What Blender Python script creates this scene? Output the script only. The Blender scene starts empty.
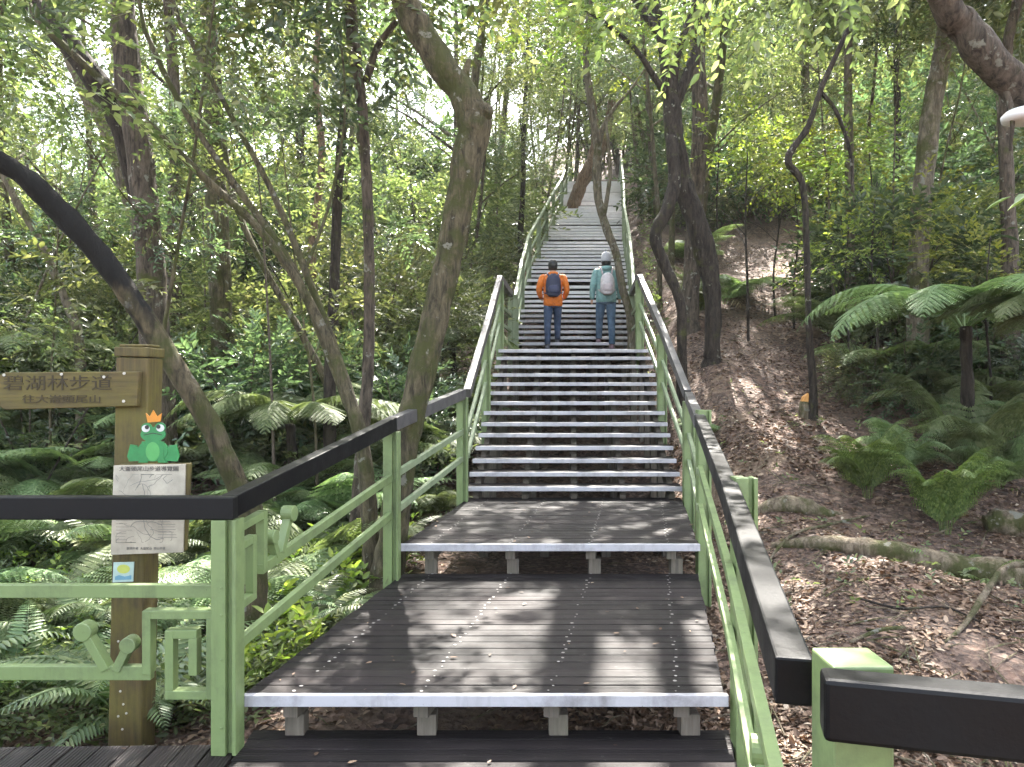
import bpy, bmesh, math, random
import numpy as np
from mathutils import Vector, Matrix, noise, Euler

random.seed(7); rng = np.random.default_rng(7)
scene = bpy.context.scene
C = scene.collection
F = 770.0           # focal length in pixels of the photograph
HY = 382.0          # horizon row

# ------------------------------------------------------------------ camera, world, sun, exposure
cam_d = bpy.data.cameras.new('camera'); cam = bpy.data.objects.new('camera', cam_d); C.objects.link(cam)
cam_d.sensor_width = 36.0; cam_d.lens = 36.0 * F / 1024.0
cam_d.clip_start = 0.05; cam_d.clip_end = 2000
cam.location = (0, 0, 0); cam.rotation_euler = (math.radians(90), 0, 0)
scene.camera = cam
SUN_EL, SUN_AZ = 54.0, 6.5      # azimuth measured from the view direction (+Y) towards the right (+X)
world = bpy.data.worlds.new('World'); scene.world = world; world.use_nodes = True
wn = world.node_tree; wn.nodes.clear()
sky = wn.nodes.new('ShaderNodeTexSky'); sky.sky_type = 'NISHITA'; sky.sun_disc = False
sky.sun_elevation = math.radians(SUN_EL); sky.sun_rotation = math.radians(SUN_AZ)
sky.air_density = 1.0; sky.dust_density = 3.0; sky.ozone_density = 1.0
bg = wn.nodes.new('ShaderNodeBackground'); bg.inputs[1].default_value = 0.15
wo = wn.nodes.new('ShaderNodeOutputWorld')
hsv = wn.nodes.new('ShaderNodeHueSaturation'); hsv.inputs['Saturation'].default_value = .5; hsv.inputs['Value'].default_value = 1.0
wn.links.new(sky.outputs[0], hsv.inputs['Color']); wn.links.new(hsv.outputs[0], bg.inputs[0]); wn.links.new(bg.outputs[0], wo.inputs[0])
sun_d = bpy.data.lights.new('sun', 'SUN'); sun_d.energy = 5.0; sun_d.angle = math.radians(0.5)
sun_d.color = (1.0, 0.95, 0.87)
sun = bpy.data.objects.new('sun', sun_d); C.objects.link(sun)
sv = Vector((math.sin(math.radians(SUN_AZ)) * math.cos(math.radians(SUN_EL)),
             math.cos(math.radians(SUN_AZ)) * math.cos(math.radians(SUN_EL)), math.sin(math.radians(SUN_EL))))
sun.rotation_euler = (-sv).to_track_quat('-Z', 'Y').to_euler(); sun.location = sv * 60
scene.view_settings.view_transform = 'Standard'; scene.view_settings.look = 'None'
scene.view_settings.exposure = 3.05; scene.view_settings.gamma = 1.0
scene.view_settings.use_curve_mapping = False
scene.render.engine = 'CYCLES'
cy = scene.cycles
cy.max_bounces = 6; cy.diffuse_bounces = 4; cy.glossy_bounces = 2; cy.transmission_bounces = 4; cy.transparent_max_bounces = 4
cy.use_denoising = True; cy.sample_clamp_indirect = 4.0; cy.caustics_reflective = False; cy.caustics_refractive = False
cy.use_adaptive_sampling = True; cy.adaptive_threshold = 0.02

# ------------------------------------------------------------------ helpers
def at(px, py, d):
    """pixel + distance along the view axis -> world point"""
    return Vector(((px - 512.0) * d / F, d, (HY - py) * d / F))

def props(o, label=None, cat=None, group=None, kind=None):
    if label: o['label'] = label
    if cat: o['category'] = cat
    if group: o['group'] = group
    if kind: o['kind'] = kind
    return o

def empty(name, loc, label, cat, group=None, rz=0.0):
    o = bpy.data.objects.new(name, None); C.objects.link(o)
    o.location = loc; o.rotation_euler = (0, 0, rz); o.empty_display_size = 0.1
    return props(o, label, cat, group)

def link(name, me, mat=None, parent=None, world_space=True):
    o = bpy.data.objects.new(name, me); C.objects.link(o)
    if mat is not None:
        if isinstance(mat, (list, tuple)):
            for m in mat: me.materials.append(m)
        elif not me.materials: me.materials.append(mat)
    if parent is not None:
        o.parent = parent
        if world_space:
            bpy.context.view_layer.update if False else None
            o.matrix_parent_inverse = Matrix.LocRotScale(parent.location, parent.rotation_euler, parent.scale).inverted()
    return o

class MB:
    """collects boxes, bars, tubes, discs into one mesh"""
    def __init__(s): s.v = []; s.f = []; s.mi = []
    def add(s, vs, fs, mi=0):
        b = len(s.v); s.v += [tuple(v) for v in vs]; s.f += [tuple(b + i for i in f) for f in fs]; s.mi += [mi] * len(fs)
    def hexa(s, p, mi=0):   # 8 points: bottom 4 ccw, top 4 ccw
        s.add(p, [(3, 2, 1, 0), (4, 5, 6, 7), (0, 1, 5, 4), (1, 2, 6, 5), (2, 3, 7, 6), (3, 0, 4, 7)], mi)
    def box(s, x0, x1, y0, y1, z0, z1, mi=0):
        s.hexa([(x0, y0, z0), (x1, y0, z0), (x1, y1, z0), (x0, y1, z0), (x0, y0, z1), (x1, y0, z1), (x1, y1, z1), (x0, y1, z1)], mi)
    def bar(s, a, b, w, h, up=(0, 0, 1), mi=0):   # w across, h along 'up'; a, b centre line
        a = Vector(a); b = Vector(b); d = (b - a).normalized(); u = Vector(up)
        side = d.cross(u).normalized(); u = side.cross(d).normalized()
        p = []
        for q in (a, b):
            p.append([q - side * w / 2 - u * h / 2, q + side * w / 2 - u * h / 2, q + side * w / 2 + u * h / 2, q - side * w / 2 + u * h / 2])
        A, B = p
        s.add(A + B, [(0, 1, 2, 3), (7, 6, 5, 4), (0, 4, 5, 1), (1, 5, 6, 2), (2, 6, 7, 3), (3, 7, 4, 0)], mi)
    def slab(s, a, b, c, d, z0, z1, mi=0):   # plan quad a,b,c,d (x,y) ccw
        s.hexa([(q[0], q[1], z0) for q in (a, b, c, d)] + [(q[0], q[1], z1) for q in (a, b, c, d)], mi)
    def tube(s, pts, rad, n=8, cap=True, mi=0, rough=0.0):
        pts = [Vector(p) for p in pts]; b = len(s.v); m = len(pts)
        ref = Vector((0.3, 1, 0.1)).normalized(); rings = []
        for i, p in enumerate(pts):
            t = (pts[min(i + 1, m - 1)] - pts[max(i - 1, 0)]).normalized()
            u = (ref - t * ref.dot(t)).normalized(); ref = u; w = t.cross(u)
            r = rad[i] if hasattr(rad, '__len__') else rad
            for k in range(n):
                a = 2 * math.pi * k / n
                q = p + (u * math.cos(a) + w * math.sin(a)) * r
                if rough:
                    q += (q - p).normalized() * r * rough * (noise.noise(q * (1.2 / max(r, .02)) * .35) + .6 * noise.noise(q * 9))
                s.v.append(tuple(q))
        for i in range(m - 1):
            for k in range(n):
                s.f.append((b + i * n + k, b + i * n + (k + 1) % n, b + (i + 1) * n + (k + 1) % n, b + (i + 1) * n + k)); s.mi.append(mi)
        if cap:
            s.f.append(tuple(b + k for k in reversed(range(n)))); s.mi.append(mi)
            s.f.append(tuple(b + (m - 1) * n + k for k in range(n))); s.mi.append(mi)
    def loft(s, rings, n=16, mi=0):  # rings: (cx,cy,cz,rx,ry)
        b = len(s.v)
        for (cx, cy_, cz, rx, ry) in rings:
            for k in range(n):
                a = 2 * math.pi * k / n; s.v.append((cx + rx * math.cos(a), cy_ + ry * math.sin(a), cz))
        for i in range(len(rings) - 1):
            for k in range(n):
                s.f.append((b + i * n + k, b + i * n + (k + 1) % n, b + (i + 1) * n + (k + 1) % n, b + (i + 1) * n + k)); s.mi.append(mi)
        s.f.append(tuple(b + k for k in reversed(range(n)))); s.mi.append(mi)
        s.f.append(tuple(b + (len(rings) - 1) * n + k for k in range(n))); s.mi.append(mi)
    def poly(s, pts, axis_u, axis_v, org, th, mi=0):   # extruded flat outline (ccw as seen from -normal)
        u = Vector(axis_u); v = Vector(axis_v); nrm = u.cross(v).normalized(); org = Vector(org)
        fr = [org + u * p[0] + v * p[1] for p in pts]; bk = [q - nrm * abs(th) for q in fr]
        n = len(pts)
        s.add(fr + bk, [tuple(range(n)), tuple(reversed(range(n, 2 * n)))] + [(i, n + i, n + (i + 1) % n, (i + 1) % n) for i in range(n)], mi)
    def mesh(s, name, smooth=False):
        me = bpy.data.meshes.new(name); me.from_pydata(s.v, [], s.f)
        if any(s.mi): me.polygons.foreach_set('material_index', s.mi)
        if smooth: me.polygons.foreach_set('use_smooth', [True] * len(me.polygons))
        me.update(); return me
    def build(s, name, mat, parent=None, bevel=0.0, smooth=False):
        o = link(name, s.mesh(name, smooth), mat, parent)
        if bevel:
            m = o.modifiers.new('edge', 'BEVEL'); m.width = bevel; m.segments = 2; m.limit_method = 'ANGLE'
        return o

def quads_mesh(name, V, Q, mat=None):
    """V (n,3), Q (m,4) arrays -> mesh, quickly"""
    me = bpy.data.meshes.new(name)
    me.vertices.add(len(V)); me.vertices.foreach_set('co', np.asarray(V, dtype=np.float32).ravel())
    me.loops.add(Q.size); me.loops.foreach_set('vertex_index', Q.astype(np.int32).ravel())
    me.polygons.add(len(Q)); me.polygons.foreach_set('loop_start', np.arange(0, Q.size, 4, dtype=np.int32))
    me.update(calc_edges=True); me.validate()
    if mat: me.materials.append(mat)
    return me

def norm(a): return a / np.maximum(np.linalg.norm(a, axis=-1, keepdims=True), 1e-9)

def leaf_arrays(P, D, N, L, W, fold=0.18, curl=0.12):
    """leaves as two folded quads each. P base points, D direction, N normal"""
    D = norm(D); N = norm(N - D * (N * D).sum(-1, keepdims=True)); S = np.cross(D, N)
    L = np.broadcast_to(np.asarray(L, float), (len(P),))[:, None]; W = np.broadcast_to(np.asarray(W, float), (len(P),))[:, None]
    tip = P + D * L - N * L * curl
    a1 = P + D * L * .30; a2 = P + D * L * .70 - N * L * curl * .4
    V = np.stack([P, a1 + S * W * .5 + N * W * fold, a2 + S * W * .36 + N * W * fold, tip,
                  a2 - S * W * .36 + N * W * fold, a1 - S * W * .5 + N * W * fold], axis=1).reshape(-1, 3)
    b = np.arange(len(P))[:, None] * 6
    Q = np.stack([b + np.array([0, 1, 2, 3]), b + np.array([0, 3, 4, 5])], axis=1).reshape(-1, 4)
    return V, Q

def cat_arrays(parts):
    Vs, Qs, o = [], [], 0
    for V, Q in parts:
        Vs.append(V); Qs.append(Q + o); o += len(V)
    return np.concatenate(Vs), np.concatenate(Qs)

# ------------------------------------------------------------------ materials
def mat_new(name):
    m = bpy.data.materials.new(name); m.use_nodes = True; nt = m.node_tree
    return m, nt, nt.nodes['Principled BSDF'], nt.nodes['Material Output']

def nd(nt, t, **kw):
    n = nt.nodes.new(t)
    for k, v in kw.items(): setattr(n, k, v)
    return n

def ramp(nt, fac, stops):
    r = nd(nt, 'ShaderNodeValToRGB'); e = r.color_ramp.elements
    while len(e) < len(stops): e.new(0.5)
    for el, (p, c) in zip(e, stops): el.position = p; el.color = (*c, 1) if len(c) == 3 else c
    nt.links.new(fac, r.inputs[0]); return r.outputs[0]

def coords(nt, scale=(1, 1, 1), kind='Object'):
    tc = nd(nt, 'ShaderNodeTexCoord'); mp = nd(nt, 'ShaderNodeMapping'); mp.inputs['Scale'].default_value = scale
    nt.links.new(tc.outputs[kind], mp.inputs[0]); return mp.outputs[0]

def noise_tex(nt, vec, scale, detail=6, rough=.6, dist=0.0):
    n = nd(nt, 'ShaderNodeTexNoise'); n.inputs['Scale'].default_value = scale; n.inputs['Detail'].default_value = detail
    n.inputs['Roughness'].default_value = rough; n.inputs['Distortion'].default_value = dist
    if vec is not None: nt.links.new(vec, n.inputs['Vector'])
    return n.outputs[0]

def mixc(nt, fac, a, b, mode='MIX'):
    m = nd(nt, 'ShaderNodeMix', data_type='RGBA', blend_type=mode)
    for sock, v in ((m.inputs[0], fac), (m.inputs[6], a), (m.inputs[7], b)):
        if isinstance(v, (int, float)): sock.default_value = v
        elif isinstance(v, tuple): sock.default_value = (*v, 1)
        else: nt.links.new(v, sock)
    return m.outputs[2]

def bump(nt, h, strength, dist, bsdf):
    b = nd(nt, 'ShaderNodeBump'); b.inputs['Strength'].default_value = strength; b.inputs['Distance'].default_value = dist
    nt.links.new(h, b.inputs['Height']); nt.links.new(b.outputs[0], bsdf.inputs['Normal']); return b

def leaf_mat(name, stops, trans=0.35, rough=0.42, spec=0.5, tcol=(1.18, 1.25, .74)):
    m, nt, bs, out = mat_new(name)
    g = nd(nt, 'ShaderNodeNewGeometry'); oi = nd(nt, 'ShaderNodeObjectInfo')
    c = ramp(nt, g.outputs['Random Per Island'], stops)
    hs = nd(nt, 'ShaderNodeHueSaturation')
    mr = nd(nt, 'ShaderNodeMapRange'); mr.inputs[3].default_value = .47; mr.inputs[4].default_value = .53
    nt.links.new(oi.outputs['Random'], mr.inputs[0]); nt.links.new(mr.outputs[0], hs.inputs['Hue'])
    mv = nd(nt, 'ShaderNodeMapRange'); mv.inputs[3].default_value = .7; mv.inputs[4].default_value = 1.3
    nt.links.new(oi.outputs['Random'], mv.inputs[0]); nt.links.new(mv.outputs[0], hs.inputs['Value'])
    nt.links.new(c, hs.inputs['Color'])
    nt.links.new(hs.outputs[0], bs.inputs['Base Color'])
    bs.inputs['Roughness'].default_value = rough; bs.inputs['Specular IOR Level'].default_value = spec
    tr = nd(nt, 'ShaderNodeBsdfTranslucent')
    tc = mixc(nt, 1.0, hs.outputs[0], tcol, 'MULTIPLY'); nt.links.new(tc, tr.inputs[0])
    mx = nd(nt, 'ShaderNodeMixShader'); mx.inputs[0].default_value = trans
    nt.links.new(bs.outputs[0], mx.inputs[1]); nt.links.new(tr.outputs[0], mx.inputs[2]); nt.links.new(mx.outputs[0], out.inputs[0])
    return m

LEAF = leaf_mat('broadleaf_green', [(0, (.072, .094, .042)), (.5, (.122, .15, .062)), (.85, (.188, .214, .096)), (1, (.32, .32, .17))], .5, .34, .6)
LEAFD = leaf_mat('glossy_dark_leaf', [(0, (.055, .085, .05)), (.6, (.09, .13, .072)), (1, (.15, .19, .105))], .42, .27, .8)
LEAFY = leaf_mat('young_yellow_leaf', [(0, (.12, .17, .035)), (.5, (.19, .24, .045)), (1, (.29, .31, .07))], .5, .45)
FERN = leaf_mat('fern_green', [(0, (.075, .115, .045)), (.6, (.12, .165, .065)), (1, (.2, .23, .1))], .35, .42)
FERNG = leaf_mat('grey_green_fern', [(0, (.115, .165, .07)), (.6, (.17, .23, .1)), (1, (.26, .31, .16))], .38, .5, .3)
FERNB = leaf_mat('bright_fern', [(0, (.075, .115, .03)), (.6, (.12, .17, .045)), (1, (.2, .25, .075))], .35, .45)
LITTER = leaf_mat('dead_leaf', [(0, (.04, .025, .014)), (.4, (.125, .078, .046)), (.8, (.22, .145, .09)), (.96, (.36, .27, .18)), (1, (.5, .43, .32))], .1, .6, .4, (1.2, .9, .6))

def bark_mat(name, c0, c1, moss=0.3, lichen=0.35, char=False):
    m, nt, bs, out = mat_new(name)
    v = coords(nt, (1, 1, .22)); n1 = noise_tex(nt, v, 22, 8, .7, .5)
    c = ramp(nt, n1, [(.38, c0), (.62, c1)])
    v2 = coords(nt); n2 = noise_tex(nt, v2, 3.1, 6, .7)
    mk = ramp(nt, n2, [(.62 - moss * .35, (0, 0, 0)), (.72 - moss * .3, (1, 1, 1))])
    c = mixc(nt, mk, c, mixc(nt, n1, (.035, .04, .012), (.09, .09, .03)))
    n3 = noise_tex(nt, v2, 8.5, 5, .6)
    lk = ramp(nt, n3, [(.68 - lichen * .15, (0, 0, 0)), (.72 - lichen * .15, (1, 1, 1))])
    c = mixc(nt, lk, c, (.2, .195, .155))
    if char:
        n4 = noise_tex(nt, coords(nt, (1, 1, .5)), 2.3, 4, .6)
        sz_ = nd(nt, 'ShaderNodeSeparateXYZ'); nt.links.new(coords(nt), sz_.inputs[0]); zz = nd(nt, 'ShaderNodeMath', operation='MULTIPLY_ADD'); nt.links.new(sz_.outputs[2], zz.inputs[0]); zz.inputs[1].default_value = .35; nt.links.new(n4, zz.inputs[2])
        ck = ramp(nt, zz.outputs[0], [(.66, (0, 0, 0)), (.74, (1, 1, 1))]); c = mixc(nt, ck, c, (.014, .013, .012))
    nt.links.new(c, bs.inputs['Base Color']); bs.inputs['Roughness'].default_value = .85; bs.inputs['Specular IOR Level'].default_value = .25
    n9 = noise_tex(nt, coords(nt, (1, 1, .5)), 7, 8, .75, 1.0); hh9 = nd(nt, 'ShaderNodeMath', operation='ADD'); nt.links.new(n1, hh9.inputs[0]); nt.links.new(n9, hh9.inputs[1])
    bump(nt, hh9.outputs[0], 1.0, .045, bs)
    return m
BARK = bark_mat('grey_brown_bark', (.032, .025, .019), (.14, .11, .082), .15, .4)
BARKM = bark_mat('mossy_bark', (.035, .029, .018), (.15, .125, .075), .45, .35)
BARKD = bark_mat('dark_bark', (.014, .011, .009), (.06, .047, .036), .15, .2)
BARKC = bark_mat('scorched_bark', (.04, .032, .02), (.15, .12, .07), .45, .25, True)
BARKR = bark_mat('reddish_bark', (.08, .05, .03), (.22, .15, .1), .05, .2)
BARKL = bark_mat('pale_bark', (.06, .05, .034), (.19, .16, .11), .3, .5)

def paint_mat(name, col, rough=.38, dirt=(.05, .05, .04), amt=.5, bumpy=.15, rust=0):
    m, nt, bs, out = mat_new(name)
    v = coords(nt); n1 = noise_tex(nt, v, 5, 8, .7); n2 = noise_tex(nt, v, 60, 4, .6)
    k = ramp(nt, n1, [(.48, (0, 0, 0)), (.85, (amt, amt, amt))])
    c = mixc(nt, k, col, dirt)
    sp = ramp(nt, n2, [(.72, (0, 0, 0)), (.78, (.5, .5, .5))]); c = mixc(nt, sp, c, tuple(min(1, x * 1.7 + .004) for x in col))
    if rust:
        n7 = noise_tex(nt, v, 13, 9, .75, .6); n8 = noise_tex(nt, coords(nt, (1, 1, .15)), 9, 6, .7)
        c = mixc(nt, ramp(nt, n8, [(.52, (0, 0, 0)), (.8, (.55, .55, .55))]), c, dirt)
        c = mixc(nt, ramp(nt, n7, [(.655, (0, 0, 0)), (.675, (.8, .8, .8))]), c, (.06, .035, .018))
    nt.links.new(c, bs.inputs['Base Color'])
    r = ramp(nt, n1, [(.3, (rough - .08,) * 3), (.8, (rough + .25,) * 3)]); nt.links.new(r, bs.inputs['Roughness'])
    bump(nt, n2, bumpy, .003, bs)
    return m
GREEN = paint_mat('green_steel_paint', (.15, .205, .078), .42, (.045, .05, .028), .8, .2, 1)
GREENW = paint_mat('weathered_pale_green_paint', (.2, .245, .14), .5, (.07, .08, .045), .75, .2, 1)
BLACK = paint_mat('black_rail_timber', (.0014, .0014, .0018), .45, (.006, .006, .006), .6, .25)
GREYR = paint_mat('worn_grey_rail', (.075, .07, .068), .45, (.02, .02, .02), .6, .3)
NOSE = paint_mat('pale_nosing_strip', (.42, .41, .43), .5, (.09, .078, .07), .9, .15, 1)
NOSEF = paint_mat('brightened_step_edge', (.68, .66, .66), .6, (.28, .26, .24), .6, .1)  # lighter copy of the nosing, brightness of the upper steps put into its colour
BLACK.node_tree.nodes['Principled BSDF'].inputs['Specular IOR Level'].default_value = .22
GREYR.node_tree.nodes['Principled BSDF'].inputs['Specular IOR Level'].default_value = .35
def plank_mat(name, c0, c1, c2, axis='X', wet=.35):
    m, nt, bs, out = mat_new(name)
    sc = (.35, 9, 9) if axis == 'X' else (9, .35, 9)
    v = coords(nt, sc); n1 = noise_tex(nt, v, 6, 8, .65, .3)
    g = nd(nt, 'ShaderNodeNewGeometry')
    c = ramp(nt, n1, [(.25, c0), (.55, c1), (.85, c2)])
    n2 = noise_tex(nt, coords(nt), 1.7, 6, .65)
    c = mixc(nt, ramp(nt, n2, [(.4, (0, 0, 0)), (.75, (.75, .75, .75))]), c, c2)
    pr = ramp(nt, g.outputs['Random Per Island'], [(0, (.7, .7, .7)), (1, (1.25, 1.22, 1.2))])
    c = mixc(nt, 1.0, c, pr, 'MULTIPLY')
    n5 = noise_tex(nt, coords(nt), 34, 3, .6)
    c = mixc(nt, ramp(nt, n5, [(.66, (0, 0, 0)), (.74, (.55, .55, .55))]), c, (.09, .082, .078))
    nt.links.new(c, bs.inputs['Base Color'])
    nt.links.new(ramp(nt, n2, [(.35, (wet,) * 3), (.7, (.75,) * 3)]), bs.inputs['Roughness'])
    w = nd(nt, 'ShaderNodeTexWave', wave_type='BANDS', bands_direction='Y' if axis == 'X' else 'X', wave_profile='SIN')
    w.inputs['Scale'].default_value = 19; nt.links.new(coords(nt), w.inputs[0])
    bs.inputs['Specular IOR Level'].default_value = .17
    mx = nd(nt, 'ShaderNodeMath', operation='ADD'); nt.links.new(w.outputs[1], mx.inputs[0]); nt.links.new(n1, mx.inputs[1])
    bump(nt, mx.outputs[0], .5, .004, bs)
    return m
PLANK = plank_mat('dark_wet_planks', (.005, .0042, .0045), (.012, .0102, .0102), (.034, .027, .0265), 'X', .45)
PLANKY = plank_mat('dark_planks_lengthwise', (.007, .006, .006), (.018, .015, .015), (.06, .048, .046), 'Y')
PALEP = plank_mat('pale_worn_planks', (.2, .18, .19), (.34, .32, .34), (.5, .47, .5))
def wood_mat(name, c0, c1, moss=(.13, .12, .02), ms=.6, axis='Z'):
    m, nt, bs, out = mat_new(name)
    s = (9, 9, .6) if axis == 'Z' else (.6, 9, 9)
    n1 = noise_tex(nt, coords(nt, s), 5, 8, .65, .4); c = ramp(nt, n1, [(.3, c0), (.7, c1)])
    n2 = noise_tex(nt, coords(nt), 4, 7, .7)
    c = mixc(nt, ramp(nt, n2, [(.42, (0, 0, 0)), (.66, (ms,) * 3)]), c, moss)
    nt.links.new(c, bs.inputs['Base Color']); bs.inputs['Roughness'].default_value = .75
    bump(nt, n1, .5, .006, bs); return m
SIGNW = wood_mat('mossy_sign_timber', (.032, .022, .007), (.1, .07, .02), (.12, .105, .014))
SIGNB = wood_mat('mossy_sign_board', (.038, .026, .008), (.105, .074, .02), (.11, .095, .012), .6, 'X')
BEAM = wood_mat('damp_support_timber', (.06, .048, .038), (.17, .14, .11), (.09, .09, .05), .4)
def flat(name, col, rough=.5, var=.25, sc=20, bd=.004):
    m, nt, bs, out = mat_new(name)
    n1 = noise_tex(nt, coords(nt), sc, 6, .65)
    c = ramp(nt, n1, [(.3, tuple(x * (1 - var) for x in col)), (.7, tuple(min(1, x * (1 + var)) for x in col))])
    nt.links.new(c, bs.inputs['Base Color']); bs.inputs['Roughness'].default_value = rough
    bump(nt, n1, .2 if bd < .01 else 1.0, bd, bs); return m

# ground
def ground_mat():
    m, nt, bs, out = mat_new('forest_floor')
    tc = coords(nt)
    vo = nd(nt, 'ShaderNodeTexVoronoi'); vo.inputs['Scale'].default_value = 19; nt.links.new(tc, vo.inputs['Vector'])
    vo2 = nd(nt, 'ShaderNodeTexVoronoi'); vo2.inputs['Scale'].default_value = 37; nt.links.new(tc, vo2.inputs['Vector'])
    sep = nd(nt, 'ShaderNodeSeparateColor'); nt.links.new(vo.outputs['Color'], sep.inputs[0])
    c = ramp(nt, sep.outputs[0], [(0, (.035, .022, .016)), (.4, (.09, .052, .036)), (.8, (.17, .1, .07)), (1, (.28, .19, .14))])
    sep2 = nd(nt, 'ShaderNodeSeparateColor'); nt.links.new(vo2.outputs['Color'], sep2.inputs[0])
    c2 = ramp(nt, sep2.outputs[1], [(0, (.03, .02, .015)), (.6, (.1, .062, .045)), (1, (.22, .15, .11))])
    n = noise_tex(nt, tc, 1.1, 8, .7)
    c = mixc(nt, ramp(nt, n, [(.4, (0, 0, 0)), (.6, (1, 1, 1))]), c, c2)
    nb = noise_tex(nt, tc, .75, 5, .6); soil = ramp(nt, noise_tex(nt, tc, 14, 8, .75), [(.3, (.1, .065, .042)), (.7, (.26, .18, .12))])
    c = mixc(nt, ramp(nt, nb, [(.54, (0, 0, 0)), (.62, (1, 1, 1))]), c, soil)
    nt.links.new(c, bs.inputs['Base Color']); bs.inputs['Roughness'].default_value = .85
    ad = nd(nt, 'ShaderNodeMath', operation='ADD'); nt.links.new(vo.outputs['Distance'], ad.inputs[0]); nt.links.new(noise_tex(nt, tc, 30, 6, .7), ad.inputs[1])
    bump(nt, ad.outputs[0], 1.0, .03, bs); return m
GROUND = ground_mat()

hz, hnt, hb, hout = mat_new('hazy_air')
hnt.nodes.remove(hb); pv = hnt.nodes.new('ShaderNodeVolumePrincipled'); pv.inputs['Density'].default_value = .0005
pv.inputs['Color'].default_value = (.93, .96, .95, 1); pv.inputs['Anisotropy'].default_value = .25
hnt.links.new(pv.outputs[0], hout.inputs['Volume'])
hm = MB(); hm.box(-150, 150, -62, 205, -30, 95); ho = hm.build('haze', hz); props(ho, 'faint pale haze among the trees', None, None, 'stuff')
cy.volume_bounces = 1
# ------------------------------------------------------------------ the lie of the land
SD = [3.53, 5.72, 7.9, 11.1, 13.6, 16.6, 20.75, 22.8, 25.5, 30.7, 33.5]
SL = [-1.224, -.817, -.462, -.187, .012, .237, .862, 1.175, 1.623, 2.233, 2.5]
SR = [.976, 1.382, 1.744, 1.97, 2.102, 2.50, 2.964, 3.257, 3.623, 4.306, 4.6]
def XL(d): return float(np.interp(d, SD, SL))
def XR(d): return float(np.interp(d, SD, SR))
GD = [-40, 0, 3.5, 5.7, 7.9, 9.5, 11.1, 12.2, 13.6, 16.6, 20.75, 25.5, 30.7, 60, 110, 200]
GZ = [-2.6, -1.95, -1.9, -1.72, -1.75, -1.5, -.85, -.5, .0, 1.45, 3.2, 5.2, 7.4, 17.5, 30, 36]  # ground under the lower flight sunk to deepen the shade between treads
RD = [-40, 0, 3.5, 4, 6, 8, 10, 12, 18, 25.5, 30.7, 60, 110, 200]
RZ = [-2.4, -1.9, -1.75, -1.68, -1.45, -.95, -.3, .5, 2.95, 5.7, 8, 19, 33, 40]
LD = [-40, 0, 4, 6, 8, 10, 12, 15, 20, 30, 60, 110, 200]
LZ = [-2.6, -2.1, -2.05, -2.0, -1.75, -1.2, -.6, .35, 1.7, 4.2, 12, 22, 30]
def sstep(a, b, x):
    t = min(1, max(0, (x - a) / (b - a))); return t * t * (3 - 2 * t)
def gh(x, y):
    c = float(np.interp(y, GD, GZ))
    if x > (XL(y) + XR(y)) / 2:
        w = sstep(XR(y) - .2, XR(y) + 1.0, x); z = c * (1 - w) + float(np.interp(y, RD, RZ)) * w
        z += .12 * max(0, x - 5) * sstep(4, 12, y)
    else:
        w = sstep(XL(y) + .2, XL(y) - 1.2, x) if False else 1 - sstep(XL(y) - 1.4, XL(y) + .2, x)
        z = c * (1 - w) + float(np.interp(y, LD, LZ)) * w
        z -= .07 * max(0, -x - 8)
    off = abs(x - (XL(y) + XR(y)) / 2)
    amp = sstep(.8, 2.5, off)
    z += amp * (.16 * noise.noise(Vector((x * .55, y * .55, 3.1))) + .07 * noise.noise(Vector((x * 1.9, y * 1.9, 1.7))))
    return z

xs = np.unique(np.concatenate([np.sinh(np.linspace(-4.2, 4.2, 170)) * 4.0, np.arange(-6, 9, .16)]))
ys = np.unique(np.concatenate([np.arange(2.5, 20, .16), np.linspace(-60, 2.5, 25), np.linspace(20, 60, 60), np.linspace(60, 200, 30)]))
G = np.array([[(x, y, gh(x, y)) for x in xs] for y in ys]).reshape(-1, 3)
nx = len(xs); ii = (np.arange(len(ys) - 1)[:, None] * nx + np.arange(nx - 1)[None, :]).ravel()
gm = quads_mesh('ground', G, np.stack([ii, ii + 1, ii + nx + 1, ii + nx], 1), GROUND)
gm.polygons.foreach_set('use_smooth', [True] * len(gm.polygons))
props(link('ground', gm), 'brown leaf strewn forest hillside rising behind the stairs', None, None, 'structure')

def sxz(d): return (XL(d), XR(d))

# ------------------------------------------------------------------ decks
Z0, Z1, Z2 = -1.64, -1.42, -1.19
def edge_pt(side, d): return (XL(d) if side < 0 else XR(d), d)
def plank_deck(mb, d0, d1, z, th=.035, w=.093, gap=.008, ext=0.0, f=None):
    d = d0
    fl = f[0] if f else XL; fr = f[1] if f else XR
    while d < d1 - .03:
        e = min(d + w, d1); j = random.uniform(-.0015, .0015); k = random.uniform(-.006, .006)
        # every board is straight across; its ends follow the slanting side of the walkway
        mb.slab((fl(d) + k, d), (fr(d) + k, d), (fr(e) + k, e), (fl(e) + k, e), z - th + j, z + j)
        d = e + gap
def supports(root, d, ztop, zbot_f, w=.09, n=4, name='support_post', mat=None, ins=.08):
    for i in range(n):
        t = (ins + (1 - 2 * ins) * i / (n - 1)) + .01; x = XL(d) * (1 - t) + XR(d) * t
        mb = MB(); mb.box(x - w / 2, x + w / 2, d, d + w, zbot_f(x, d) - .15, ztop); mb.build(name, mat or BEAM, root, .004)
def bearer(root, d0, d1, ztop, n=4, h=.08):
    for i in range(n):
        t = .09 + .82 * i / (n - 1)
        mb = MB(); a = (XL(d0) * (1 - t) + XR(d0) * t, d0, ztop - h / 2); b = (XL(d1) * (1 - t) + XR(d1) * t, d1, ztop - h / 2)
        mb.bar(a, b, .07, h); mb.build('joist', BEAM, root)
def nosing(mb, d, z, h=.045, ov=.008, th=.035):
    mb.slab((XL(d) - ov, d - th), (XR(d) + ov, d - th), (XR(d) + ov, d - .002), (XL(d) - ov, d - .002), z - h + .003, z + .003)
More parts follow.
